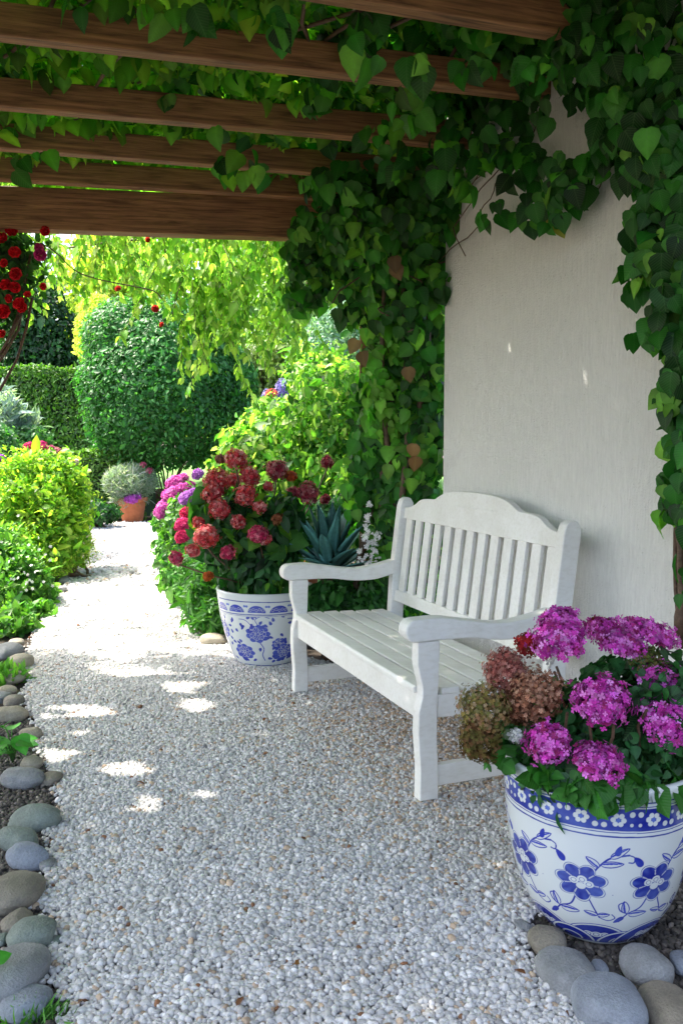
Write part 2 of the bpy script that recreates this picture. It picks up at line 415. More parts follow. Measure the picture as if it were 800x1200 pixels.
# ------------------------------------------------------------------ pergola
pg = empty('pergola', (-.5, 4.0, 0), 'dark brown stained timber pergola over the path', 'pergola')
def beam(name, pl, pr, z, h, wdt, ext=1.6, mat=M['wood'], endcut=0, rext=0):
    a = G(*pl, z)[:2]; b_ = G(*pr, z)[:2]; d = (b_-a); d = d/np.linalg.norm(d); a = a - d*ext; b_ = b_ + d*rext
    Lh = np.linalg.norm(b_-a)/2; mid = (a+b_)/2; ang = math.atan2(d[1], d[0]); n_ = np.array([-d[1], d[0]])
    mb = MB().box((0,0,0), (Lh, wdt/2, h/2)); me = rawmesh(name, mb.V, mb.F); o = link(name, me, mat, pg)
    o.location = Vector((mid[0]+n_[0]*wdt/2, mid[1]+n_[1]*wdt/2, z+h/2)) - wloc(pg); o.rotation_euler = (0, 0, ang)
    bv = o.modifiers.new('bevel', 'BEVEL'); bv.width = .006; bv.segments = 2
    return o
RZ = 2.70
beam('rafter', (450, 5), (672, 42), RZ, .115, .065, 2.4, rext=.3)
beam('rafter', (0, 41), (655, 116), RZ, .115, .065, rext=.15)
beam('rafter', (0, 124), (545, 172), RZ, .12, .065, rext=.12)
beam('rafter', (0, 173), (412, 206), RZ, .12, .065, rext=.45)
beam('rafter', (20, 211), (380, 233), RZ, .12, .065, rext=.35)
mb_ = beam('main_beam', (0, 267), (352, 279), 2.50, .235, .11, rext=.35)
def bar3(name, a, b_, hw, hh):
    a = np.array(a, float); b_ = np.array(b_, float); d = b_-a; Ln = np.linalg.norm(d); d /= Ln
    q = Vector(d).to_track_quat('X', 'Z')
    mb = MB().box((0,0,0), (Ln/2, hw, hh)); o = link(name, rawmesh(name, mb.V, mb.F), M['wood'], pg)
    o.location = Vector((a+b_)/2) - wloc(pg); o.rotation_euler = q.to_euler()
    bv = o.modifiers.new('bevel', 'BEVEL'); bv.width = .006; bv.segments = 2; return o
bar3('side_beam', (-2.75, 1.9, 2.58), (-3.15, 5.4, 2.58), .05, .10)
bar3('post', (-3.12, 4.6, 0), (-3.12, 4.6, 2.48), .06, .06)
bar3('post', (-2.80, 2.1, 0), (-2.80, 2.1, 2.48), .06, .06)
bar3('post', (.16, 4.98, 0), (.16, 4.98, 2.5), .055, .055)

# ------------------------------------------------------------------ bench
BO = np.array([.3013, 3.008]); BL_ = np.array([-.2271, 4.359])-BO; BLEN = np.linalg.norm(BL_)
BU = BL_/BLEN; BV = np.array([BU[1], -BU[0]]); print('bench', BLEN, BU)   # BU near->far, BV towards wall
bn = empty('garden_bench', (*BO, 0), 'white painted slatted wooden garden bench with scrolled arms', 'bench')
def bf(u, v, z):
    q = BO + BU*u + BV*v; return (q[0], q[1], z)
W0, W1 = -.02, BLEN+.02
TK = .052
leg_poly = [(-.028,0),(.047,0),(.046,.10),(.040,.22),(.040,.34),(.045,.45),(.048,.585),(-.040,.585),(-.040,.50),(-.020,.42),(-.020,.385),(-.034,.33),(-.036,.25),(-.026,.12)]
def arc(cx, cz, r, a0, a1, n): return [(cx+r*math.cos(math.radians(a0+(a1-a0)*i/n)), cz+r*math.sin(math.radians(a0+(a1-a0)*i/n))) for i in range(n+1)]
def smoothpts(pts, n=5):
    out = []; pts = np.array(pts)
    for i in range(len(pts)-1):
        p0, p1, p2, p3 = pts[max(i-1,0)], pts[i], pts[i+1], pts[min(i+2, len(pts)-1)]
        for k in range(n):
            t = k/n; out.append(tuple(.5*((2*p1)+(p2-p0)*t+(2*p0-5*p1+4*p2-p3)*t*t+(3*p1-p0-3*p2+p3)*t**3)))
    out.append(tuple(pts[-1])); return out
arm_top = smoothpts([(-.047,.668),(.05,.668),(.16,.650),(.30,.630),(.42,.640),(.535,.664)])
arm_bot = smoothpts([(.528,.588),(.42,.566),(.30,.566),(.18,.583),(.06,.587),(-.03,.586)])
arm_poly = arc(-.068, .627, .041, 90, 262, 10)[::-1]
arm_poly = arm_bot + arc(-.050, .627, .041, 262, 92, 10) + arm_top
def rake(z): return .505 + max(0, z-.40)*.125
post_poly = [(.505,0),(.58,0),(.59,.4)] + [(rake(z)+.075, z) for z in (.6,.8,.92)] + [(rake(.975)+.071,.965),(rake(.99)+.052,.992),(rake(.995)+.028,.998),(rake(.985)+.004,.985)] + [(rake(z)-.004, z) for z in (.95,.8,.6)] + [(.515,.4)]
for u0 in (W0, W1-TK):
    MB().prism(leg_poly, u0, u0+TK, bf).build('leg', M['white'], bn, bevel=.005)
    MB().prism(post_poly, u0, u0+TK, bf).build('leg', M['white'], bn, bevel=.006)
    MB().prism(arm_poly, u0-.008, u0+TK+.010, bf).build('armrest', M['white'], bn, bevel=.008)
    MB().prism([(.048,.045),(.51,.045),(.51,.122),(.048,.122)], u0+.010, u0+TK-.010, bf).build('stretcher', M['white'], bn, bevel=.003)
    MB().prism([(.044,.30),(.514,.30),(.514,.385),(.044,.385)], u0+.008, u0+TK-.008, bf).build('side_rail', M['white'], bn, bevel=.003)
MB().prism([(-.010,.285),(.018,.285),(.018,.388),(-.010,.388)], W0+TK-.004, W1-TK+.004, bf).build('apron', M['white'], bn, bevel=.004)
MB().prism([(.49,.30),(.512,.30),(.512,.385),(.49,.385)], W0+TK, W1-TK, bf).build('rear_rail', M['white'], bn, bevel=.003)
st = MB(); sw = .071; gp = .019; v0 = -.030
for k in range(6):
    a = v0+k*(sw+gp); dz = -.004*k if k < 4 else -.016-.002*(k-4)
    u0, u1 = (W0+TK+.003, W1-TK-.003) if k == 0 else (W0-.004 if 0 else W0+.004, W1-.004)
    if k == 0: a0 = a; st.prism([(a,.386),(a+sw,.388),(a+sw,.412),(a+.006,.412),(a,.404)], u0, u1, bf)
    else: st.prism([(a,.388+dz),(a+sw,.388+dz),(a+sw,.412+dz),(a,.412+dz)], u0+.0, u1-.0, bf) if a > .05 else st.prism([(a,.388+dz),(a+sw,.388+dz),(a+sw,.412+dz),(a,.412+dz)], W0+TK+.003, W1-TK-.003, bf)
st.build('seat', M['white'], bn, bevel=.004)
# back: top rail profile along u, at raked plane
U0, U1 = W0+TK-.003, W1-TK+.003; UL = U1-U0
def fb(off, s, z): return bf(U0+s*UL, rake(z)+.022+off, z)
half = smoothpts([(0,.945),(.045,.950),(.085,.968),(.115,.990),(.150,1.000),(.21,1.003),(.235,1.008),(.262,1.024),(.300,1.042),(.35,1.054),(.42,1.060),(.5,1.062)], 3)
top = half + [(1-a, z) for a, z in half[::-1][1:]]
rail_poly = [(0,.885),(1,.885)] + top[::-1]
top_rail = MB().prism([(a, b_) for a, b_ in rail_poly], 0, .032, fb).build('top_rail', M['white'], bn, bevel=.004)
g_ = MB(); g_.prism([(.37,.985),(.63,.985),(.635,.989),(.63,.993),(.37,.993),(.365,.989)], -.004, .006, fb); g_.build('moulding', M['white'], top_rail, bevel=.0015)
MB().prism([(0,.445),(1,.445),(1,.505),(0,.505)], 0, .034, fb).build('bottom_rail', M['white'], bn, bevel=.004)
sl_ = MB(); NS = 13; pitch = 1/(NS+.12)
for k in range(NS):
    c_ = (k+.56)*pitch; hw_ = .032/UL
    sl_.prism([(c_-hw_,.50),(c_+hw_,.50),(c_+hw_,.70),(c_+hw_,.89),(c_-hw_,.89),(c_-hw_,.70)], .006, .024, fb)
sl_.build('back_slats', M['white'], bn, bevel=.003)

# ------------------------------------------------------------------ painted pots
def pot_mesh(prof, nth, nh, paintfn, thick=.02):
    """profile of (r,z) from foot to rim; the painting is real two-colour glaze on a dense surface"""
    prof = np.array(smoothpts(prof, 8)); seg = np.r_[0, np.cumsum(np.linalg.norm(np.diff(prof, axis=0), axis=1))]
    h = np.linspace(0, seg[-1], nh); r = np.interp(h, seg, prof[:, 0]); z = np.interp(h, seg, prof[:, 1])
    th = np.linspace(0, 2*PI, nth, endpoint=False)
    A, H = np.meshgrid(th, h); R = np.repeat(r[:, None], nth, 1); Z = np.repeat(z[:, None], nth, 1)
    col = paintfn(A, H, R, seg[-1])
    V = np.stack([R*np.cos(A), R*np.sin(A), Z], -1).reshape(-1, 3); C = col.reshape(-1, 3)
    # rim lip, inner wall, bottom
    rt, zt = r[-1], z[-1]
    extra = [(rt+.002, zt+.008), (rt-.004, zt+.014), (rt-thick*.6, zt+.014), (rt-thick, zt+.006), (rt-thick-.004, zt-.05), (r[nh//2]-thick, z[nh//2]), (r[0]-thick, z[0]+.02), (.001, z[0]+.02)]
    for (er, ez) in extra:
        V = np.r_[V, np.stack([er*np.cos(th), er*np.sin(th), np.full(nth, ez)], -1)]; C = np.r_[C, np.tile([[.64,.68,.69]], (nth, 1))]
    rows = nh+len(extra); i, j = np.meshgrid(np.arange(rows-1), np.arange(nth), indexing='ij'); j2 = (j+1) % nth
    q = np.stack([i*nth+j, i*nth+j2, (i+1)*nth+j2, (i+1)*nth+j], -1).reshape(-1, 4)
    loops = q.ravel(); starts = np.arange(len(q))*4
    return npmesh('pot', V, loops, starts, None, C, 'paint'), r, z
WHITE = np.array([.66,.70,.71]); BLUE = np.array([.014,.025,.28]); MIDB = np.array([.10,.16,.55])
class Paint:
    def __init__(s, A, H, R):
        q_ = np.stack([np.cos(A)*R, np.sin(A)*R, H], -1).reshape(-1, 3)
        s.A = A + (.010*fbm3(q_, 28., 5)/.22*.22).reshape(A.shape); s.H = H + (.0022*fbm3(q_, 30., 6)).reshape(A.shape); s.R = R
        s.n = (fbm3(q_, 60., 7)).reshape(A.shape); s.n2 = fbm3(q_, 14., 9).reshape(A.shape)
        s.c = np.tile(WHITE, A.shape+(1,)).astype(float)
    def loc(s, a0, h0): 
        d = (s.A-a0+PI) % (2*PI)-PI; return d*s.R, s.H-h0
    def put(s, m, col, k=1.): m = np.clip(m, 0, 1)[..., None]*k; s.c = s.c*(1-m)+np.array(col)*m
    def done(s):
        isb = np.clip((.6-s.c[..., 0])/.6, 0, 1)[..., None]; wash = np.clip(.10+.26*s.n+.2*s.n2, 0, .5)[..., None]
        return s.c + isb*wash*(np.array([.16,.24,.62])-s.c)
    def petals(s, a0, h0, r, n, rot, dep=.22, col=BLUE, outline=True, sy=1.):
        x, y = s.loc(a0, h0); y = y/sy; rr = np.hypot(x, y); t = np.arctan2(y, x)
        edge = r*(1-dep+dep*np.abs(np.cos(n*(t-rot)/2))); e = .0012
        if outline: s.put((edge*1.10-rr)/e, MIDB*.6); s.put((edge*1.10-.0022-rr)/e, WHITE*.97)
        sh = .55+.45*np.sin(9*rr/r+3*np.sin(n*t)); 
        s.put((edge-rr)/e, col); s.put(((edge-rr)/e > 0)*np.clip((rr/r-.55)*1.6, 0, .5)*(.5+.5*np.cos(n*2*t+rot)), MIDB)
        # white petal veins
        s.put((rr < edge*.92)*(rr > r*.42)*(np.abs(np.sin(n*(t-rot)/2)) > .985)*.7, WHITE)
    def disc(s, a0, h0, r, col, sy=1., rot=0.):
        x, y = s.loc(a0, h0); c_, s_ = math.cos(rot), math.sin(rot); X = x*c_+y*s_; Y = (-x*s_+y*c_)/sy
        s.put((r-np.hypot(X, Y))/.001, col)
    def ring(s, a0, h0, r, w_, col, sy=1., rot=0., arc_=None):
        x, y = s.loc(a0, h0); c_, s_ = math.cos(rot), math.sin(rot); X = x*c_+y*s_; Y = (-x*s_+y*c_)/sy
        s.put((w_/2-np.abs(np.hypot(X, Y)-r))/.0007, col)
    def stroke(s, a0, h0, pts, w_, col=BLUE*1.2):
        x, y = s.loc(a0, h0); pts = smoothpts(pts, 6); d = np.full(x.shape, 9.)
        for (x1, y1), (x2, y2) in zip(pts[:-1], pts[1:]):
            vx, vy = x2-x1, y2-y1; t = np.clip(((x-x1)*vx+(y-y1)*vy)/(vx*vx+vy*vy+1e-12), 0, 1)
            d = np.minimum(d, np.hypot(x-x1-t*vx, y-y1-t*vy))
        s.put((w_/2-d)/.0007, col)
    def leafp(s, a0, h0, x0, y0, ln, wd, rot, fill=True):
        x, y = s.loc(a0, h0); x = x-x0; y = y-y0; c_, s_ = math.cos(rot), math.sin(rot); X = x*c_+y*s_; Y = -x*s_+y*c_
        t = X/ln; hw_ = wd*np.sqrt(np.clip(4*t*(1-t), 0, 1))*(1.1-.5*t); m_ = (t > 0) & (t < 1)
        s.put(m_*np.clip((hw_-np.abs(Y))/.0008, 0, 1), BLUE*1.3)
        if fill: s.put(m_*np.clip((hw_-.0028-np.abs(Y))/.0008, 0, 1), WHITE*.95); s.put(m_*(Y > .0)*np.clip((hw_*.55-np.abs(Y))/.0008, 0, 1), BLUE*1.6)
def blossom(p, a, h, r, x=0, y=0):
    p.disc(a+x/.2, h+y, r, WHITE)
def paint_front(A, H, R, HT):
    p = Paint(A, H, R); nm = 8; st_ = 2*PI/nm; off = -PI/2-.45
    x, y = None, None
    for k in range(nm*2):                                             # lower wave scallops
        a = off + (k*.5+.22)*st_; big = k % 2 == 0; r = .082 if big else .060; hc = .040 if big else .032
        for rr, c_ in ((r, BLUE*1.3), (r-.003, WHITE), (r-.009, BLUE), (r*.47, WHITE*.9), (r*.47-.005, BLUE)):
            m = (p.H > .024); xx, yy = p.loc(a, hc); p.put(m*(rr-np.hypot(xx, yy*1.12))/.001, c_)
        if big:
            for dx in (-.02, 0, .02): p.disc(a+dx/.17, hc+.024, .0125, WHITE); p.ring(a+dx/.17, hc+.024, .007, .0025, BLUE)
    for k in range(nm):
        a = off + k*st_; hf = .238+.008*math.sin(k*2.1)
        p.stroke(a, hf, [(-.01,-.03),(-.026,-.07),(-.055,-.09),(-.07,-.118)], .0052)
        p.stroke(a, hf, [(.012,-.03),(.03,-.07),(.042,-.10)], .0045)
        p.leafp(a, hf, -.052, -.092, .048, .013, .05); p.leafp(a, hf, -.058, -.088, .042, .012, 1.9)
        p.leafp(a, hf, .038, -.092, .034, .010, 2.9); p.leafp(a, hf, .038, -.092, .030, .010, .2)
        p.stroke(a, hf, [(.030,.030),(.045,.055),(.070,.078),(.115,.088)], .0056)
        p.leafp(a, hf, .048, .058, .055, .011, .12); p.leafp(a, hf, .070, .078, .056, .011, .55)
        p.leafp(a, hf, .044, .052, .040, .011, 2.5)
        p.stroke(a, hf, [(.115,.088),(.128,.082),(.126,.068),(.114,.068)], .0042)
        p.stroke(a, hf, [(-.055,-.09),(-.075,-.078),(-.082,-.060),(-.070,-.052)], .0040)
        p.stroke(a, hf, [(.042,-.10),(.062,-.108),(.078,-.098),(.072,-.086)], .0038)
        p.leafp(a, hf, -.040, .050, .034, .011, 2.3, False); p.leafp(a, hf, .085, .085, .030, .009, 1.2, False); p.leafp(a, hf, -.062, -.10, .030, .009, 4.0, False)
        p.petals(a, hf, .062, 7, k*.9+.3, .26, BLUE, True, .82+.08*math.sin(k*3.))
        for dx, dy in ((-.012,.002),(.002,.007),(.013,-.002),(.0,-.008)):
            p.disc(a+dx*1.3/.2, hf+dy*1.3, .0125, WHITE, .8)
        for dx, dy in ((-.012,.002),(.002,.006),(.013,-.002)): p.ring(a+dx*1.3/.2, hf+dy*1.3, .0066, .0022, BLUE, .8)
        p.disc(a-.09/.2, hf-.012+.02*math.sin(k*5), .0016, BLUE)
    p.put((p.H < .022)*1., WHITE*.95); p.put((.0022-np.abs(p.H-.0235))/.0006, BLUE)
    h0, h1 = HT-.098, HT-.030                                        # upper band
    p.put((p.H > h0)*(p.H < h1)*1., BLUE)
    for hh, ww in ((h0-.010,.0022),(h0+.004,.002),(h1-.004,.002),(h1+.009,.002)): p.put((ww-np.abs(p.H-hh))/.0006, WHITE if h0 < hh < h1 else BLUE)
    nb = 18
    for k in range(nb):
        a = off+k*2*PI/nb; hc = (h0+h1)/2
        for j in range(6): q = j*PI/3+k; p.disc(a+.0125*math.cos(q)/.24, hc+.0115*math.sin(q), .0070, WHITE)
        p.disc(a, hc, .006, MIDB)
        for j in (-1, 1):
            p.disc(a+.032*j/.24, hc+.014*((k%2)*2-1)*j, .0075, WHITE*.95); p.disc(a+.032*j/.24, hc-.012*((k%2)*2-1)*j, .005, WHITE*.9)
    return p.done()
def paint_rear(A, H, R, HT):
    p = Paint(A, H, R); nm = 6; st_ = 2*PI/nm; off = -PI/2-.1
    for k in range(nm):
        a = off+k*st_
        for (dx, hf, r, n_) in ((0,.235,.072,9),(-.10,.115,.066,8),(.125,.17,.046,8)):
            if dx < 0 or k % 2 == 0 or dx == 0:
                p.petals(a+dx/.25, hf, r, n_, k+dx*9, .16, BLUE*1.5, False, .8)
                for q in range(7): p.ring(a+(dx+.4*r*math.cos(q*.9))/.25, hf+.32*r*math.sin(q*.9), r*.24, .0028, WHITE*.85)
        p.stroke(a, .23, [(.01,-.05),(.03,-.09),(.02,-.13),(.03,-.17)], .006, BLUE*1.5)
        p.stroke(a, .23, [(.01,.05),(-.01,.09),(.03,.11),(.07,.10)], .005, BLUE*1.5); p.stroke(a, .23, [(-.03,.05),(-.07,.085),(-.11,.09)], .005, BLUE*1.5)
        r_ = np.random.default_rng(k)
        for q in range(30):
            x_, y_ = r_.uniform(-.14, .14), r_.choice([r_.uniform(.27, .35), r_.uniform(.05, .09), r_.uniform(.14, .3)])
            p.leafp(a, 0, x_, y_, .026, .010, r_.random()*6.28, False)
    h0, h1 = HT-.105, HT-.030
    p.put((p.H > h0-.012)*1., WHITE)
    for hh, ww in ((h0,.003),(h1,.003),(.020,.003),(h0-.008,.0014)): p.put((ww-np.abs(p.H-hh))/.0008, BLUE)
    nb = 14
    for k in range(nb):
        a = off+k*2*PI/nb; hc = (h0+h1)/2; xx, yy = p.loc(a, h0+.012)
        p.put((yy > 0)*(.050-np.hypot(xx*.95, yy*1.15))/.002*(yy < .045), BLUE*1.4)
        for q in range(5): p.ring(a+(q-2)*.018/.28, h0+.026+.006*(q % 2), .007, .0026, WHITE*.9)
        for s_ in (-1, 1): p.disc(a+s_*.056/.28, hc+.012, .0075, MIDB)
    return p.done()

def soil_disc(parent, r, z, mat=M['soil']):
    V = [(0,0,z+.02)]; n = 24
    for k in range(n): V.append((r*math.cos(k*2*PI/n), r*math.sin(k*2*PI/n), z+random.uniform(-.006,.006)))
    me = rawmesh('soil', V, [(0, 1+k, 1+(k+1) % n) for k in range(n)], True); return link('soil', me, mat, parent)

def dome_head(parent, c, r, up, n, fs, cols, flat=.7, name='flower_head', T=FLORET, full=False, ragged=.10):
    c = np.array(c, float); up = unit(np.array(up, float)[None])[0]
    k = np.arange(n)+.5; cz = 1-(k/n)*(1.9 if full else 1.15); ph = k*2.399963+rng.normal(0, .15, n)
    s = np.sqrt(np.clip(1-cz*cz, 0, 1)); d = np.stack([s*np.cos(ph), s*np.sin(ph), cz], 1)
    q = Vector((0,0,1)).rotation_difference(Vector(up)); R = np.array(q.to_matrix())
    lump = 1+ragged*fbm3(d, 3.5, int(abs(c[0]*997)) % 97)+rng.normal(0, ragged*.6, n)
    dd = d*np.array([1, 1, flat])*lump[:, None]; pos = c + (dd*r)@R.T
    nr = unit((d*np.array([1,1,1.3]))@R.T + rng.normal(0, .28, (n, 3)))
    tip = np.cross(nr, rdir(n)); colr = pal(n, cols, None, .2); fsz = fs*rng.uniform(.7, 1.2, n)
    if n >= 60:                                            # inner layer of darker florets filling the head
        m_ = n//2; j = rng.choice(n, m_, replace=False); pos = np.r_[pos, c+(pos[j]-c)*rng.uniform(.62, .85, (m_, 1))]; nr = np.r_[nr, nr[j]]; tip = np.r_[tip, tip[j]]
        colr = np.r_[colr, colr[j]*.75]; fsz = np.r_[fsz, np.full(m_, fs*1.5)]
    return scatter(name, T, pos, tip, nr, fsz, colr, M['petal'], parent)
def ball_sample(N, c, rad, shell=.55, lump=.18, ls=2.5, seed=1, zmin=-1., amp2=0):
    d = rdir(N); 
    if zmin > -1: d = d[d[:, 2] > zmin]
    rr = (rng.random(len(d))**.5*(1-shell)+shell)
    l = 1+lump*fbm3(d*np.array(rad)/max(rad), ls*2.2, seed) + rng.normal(0, .03, len(d))
    return np.array(c)+d*np.array(rad)*(rr*l)[:, None], d
def foliage(parent, name, T, clumps, size, cols, mat, weights=None, out=1., droop=.6, jit=.7, shell=.5, lump=.2, seed=1, zmin=-1., sj=.3, stif=None):
    Ps, Ds = [], []
    for i, (c, rad, N) in enumerate(clumps):
        rad = (rad, rad, rad) if not hasattr(rad, '__len__') else rad
        p, d = ball_sample(N, c, rad, shell, lump, 2.5, seed+i, zmin); Ps.append(p); Ds.append(d)
    p = np.concatenate(Ps); d = np.concatenate(Ds); ok = p[:, 2] > .0; p, d = p[ok], d[ok]; N = len(p)
    nr = unit(d*out + np.array([0,0,.35]) + rng.normal(0, jit, (N, 3)))
    tip = unit(np.cross(nr, rdir(N)) + np.array([0,0,-droop]) + .25*d)
    return scatter(name, T, p, tip, nr, size*np.exp(rng.normal(0, sj, N)), pal(N, cols, weights), mat, parent)

LG = [(.012,.085,.012), (.03,.15,.018), (.06,.24,.03), (.008,.05,.010)]
# front pot -------------------------------------------------------
fp = np.array([.692, 2.235, 0.])
pp = empty('potted_plant', fp, 'magenta and brown flower clusters in a large blue and white ceramic pot, nearest the camera', 'potted plant')
prof = [(.128,0),(.142,.012),(.168,.045),(.200,.105),(.224,.18),(.239,.26),(.247,.34),(.251,.40),(.255,.452)]
me, r_, z_ = pot_mesh(prof, 1100, 440, paint_front); soil_disc(link('pot', me, M['glaze'], pp), .234, .42)
def fpx(px, py, Y): return P(px, py, Y)
# foliage mound
FC = fp+np.array([.0, -.01, .50])
foliage(pp, 'foliage', HEART, [(fp+np.array([0,0,.47]), (.25,.24,.17), 2600), (fp+np.array([.12,.0,.60]), (.20,.2,.13), 1100), (fp+np.array([-.12,-.10,.47]), (.12,.12,.10), 460)], .031,
        [(.012,.075,.018), (.02,.12,.028), (.035,.16,.05), (.006,.04,.012)], M['soft'], jit=.5, shell=.45, seed=5)
foliage(pp, 'foliage', OVATE, [(fp+np.array([0,-.06,.48]), (.22,.16,.09), 800), (fp+np.array([-.1,.0,.58]), (.09,.09,.08), 350)], .030,
        [(.04,.15,.03), (.07,.2,.05), (.12,.2,.05)], M['soft'], jit=.6, shell=.4, seed=8)
big = foliage(pp, 'foliage', HEART, [(P(583,885,2.14), .03, 8), (P(640,905,2.05), (.08,.02,.015), 20), (P(715,922,2.0), (.11,.03,.035), 130), (P(690,905,2.02), (.12,.03,.02), 60), (P(780,925,2.05), (.06,.03,.03), 36)], .042, [(.03,.17,.02), (.05,.22,.03)], M['leaf'], jit=.4)
MG = [(.72,.07,.55), (.82,.14,.70), (.60,.04,.42), (.88,.32,.80), (.35,.03,.15)]
up0 = lambda px, py, Y: (P(px, py, Y)-(fp+np.array([0,.05,.38])))*np.array([1, 1, .8]) + np.array([0,-.05,.08])
for (px, py, rp, Y, fl, nn) in [(657,750,31,2.22,.8,230),(655,727,22,2.27,.7,120),(728,756,30,2.30,.7,220),(757,744,34,2.36,.65,240),(706,737,20,2.40,.7,90),(775,799,32,2.20,.75,230),(784,846,33,2.06,.75,240),(704,821,30,2.06,.8,230),(642,871,23,2.03,.85,160),(699,893,29,1.98,.65,170)]:
    c = P(px, py, Y+.02); r = rp*Y/1000
    dome_head(pp, c, r, (0,-.3,1) if py > 885 else up0(px, py, Y)+np.array([0,-.04,.10]), int(nn*1.5), .0088, MG, fl*.75, ragged=.24)
for (px, py, rp, Y, cs) in [(592,787,25,2.25,[(.42,.14,.11),(.28,.07,.06),(.52,.25,.20)]),(626,815,32,2.16,[(.38,.17,.10),(.24,.09,.05),(.52,.30,.20)]),(566,832,31,2.17,[(.26,.20,.05),(.16,.16,.04),(.38,.20,.10),(.20,.22,.06),(.45,.32,.18)]),(563,868,25,2.15,[(.20,.10,.04),(.12,.09,.02),(.14,.13,.03)]),(603,828,20,2.2,[(.20,.09,.05),(.14,.06,.03)])]:
    dome_head(pp, P(px, py, Y), rp*Y/1000, (-.4,-.6,.5), 620, .0056, cs, .9, T=FLORET5, full=True, ragged=.16)
for (px, py, rp, Y) in [(618,757,14,2.33),(702,737,14,2.44)]:
    dome_head(pp, P(px, py, Y), rp*Y/1000, (0,-.5,.6), 70, .009, [(.35,.015,.02),(.5,.03,.03),(.22,.05,.02)], .8)
for (px, py, rp, Y) in [(640,770,10,2.25),(604,863,6,2.1)]:
    dome_head(pp, P(px, py, Y), rp*Y/1000, (0,-.6,.5), 14, .012, [(.7,.72,.68)], .8)
dome_head(pp, P(760,776,2.25), .05, (0,-.5,.7), 120, .006, [(.16,.12,.04),(.1,.14,.03)], .5)
sm = MB()
for k in range(16):
    a = random.random()*6.28; q = fp+np.array([.1*math.cos(a), .1*math.sin(a), .38]); e = fp+np.array([.2*math.cos(a), .2*math.sin(a), .6+random.random()*.06]); sm.tube(wander(q, e, 6, .01, k), .004, 5)
sm.build('stem', M['bark'], pp)

# rear pot --------------------------------------------------------
rp_ = np.array([-.445, 4.98, 0.])
pr = empty('potted_plant', rp_, 'deep red globe flowers in a blue and white ceramic pot beyond the bench', 'potted plant')
prof2 = [(.165,0),(.178,.012),(.205,.06),(.240,.16),(.268,.27),(.283,.37),(.290,.43)]
me, _, _ = pot_mesh(prof2, 720, 300, paint_rear); soil_disc(link('pot', me, M['glaze'], pr), .265, .39)
foliage(pr, 'foliage', OVATE, [(rp_+np.array([-.04,0,.62]), (.27,.24,.24), 1300), (rp_+np.array([-.18,-.05,.78]), (.22,.2,.22), 700), (rp_+np.array([.08,-.05,.84]), (.15,.15,.16), 260)], .062,
        [(.015,.09,.015), (.03,.15,.03), (.06,.2,.06), (.008,.05,.012)], M['soft'], jit=.6, shell=.35, lump=.3, seed=15)
foliage(pr, 'foliage', HEART, [(P(248,590,4.95), (.14,.1,.12), 40), (P(320,590,5.0), (.12,.1,.1), 36), (P(300,630,4.8), (.2,.1,.12), 40)], .085, [(.18,.35,.03), (.10,.28,.03), (.06,.2,.05)], M['backlit'], jit=.5)
foliage(pr, 'foliage', OVATE, [(rp_+np.array([.05,-.15,.47]), (.22,.1,.07), 90)], .06, [(.03,.17,.02), (.12,.28,.03)], M['leaf'], droop=1.2)
RD = [(.68,.05,.08), (.50,.03,.05), (.78,.20,.22), (.68,.09,.06), (.82,.45,.42)]
RDP = [(.62,.04,.14), (.48,.02,.09), (.75,.2,.28)]
DK = [(.38,.02,.06), (.50,.10,.13), (.22,.012,.03), (.6,.28,.28)]
for (px, py, rr, Y, cs) in [(277,538,12,4.95,RD),(324,551,12,5.0,DK),(293,558,10,4.9,RD),(254,563,14,4.9,RD),(250,578,11,4.85,RD),(288,580,12,4.8,RD),(275,563,8,5.0,RD),(341,558,6,5.0,[(.55,.10,.03)]),(361,578,12,4.95,DK),(343,578,7,5.05,DK),(258,597,11,4.75,RD),(279,611,8,4.7,RD),(305,594,7,4.75,RD),(242,629,13,4.65,RD),(226,645,8,4.6,RD),(206,654,8,4.6,RDP),(267,647,8,4.62,RDP),(303,626,10,4.65,RDP),(311,632,6,4.66,RD),(326,609,7,4.8,[(.40,.12,.05),(.5,.2,.1)]),(244,675,5,4.7,[(.6,.15,.03)]),(233,612,6,4.75,RD),(383,542,7,5.2,DK),(381,585,5,5.1,DK),(258,538,5,5.0,[(.35,.15,.1)]),(314,570,5,4.9,RD)]:
    c = P(px, py, Y); dome_head(pr, c, rr*Y/1000*.98, (0,-.4,.8), 240 if rr > 8 else 120, .0105 if rr > 8 else .009, cs, .95, full=True, T=FLORET5, ragged=.22)
sm = MB()
for k, (px, py, Y) in enumerate([(277,548,4.95),(324,560,5.0),(361,588,4.95),(293,566,4.9),(242,640,4.7),(303,634,4.7),(206,660,4.7),(383,550,5.2)]):
    sm.tube(wander(rp_+np.array([random.uniform(-.1,.1), random.uniform(-.08,.08), .38]), P(px, py, Y), 7, .015, k), .005, 5)
sm.build('stem', M['soft'] if False else M['bark'], pr)
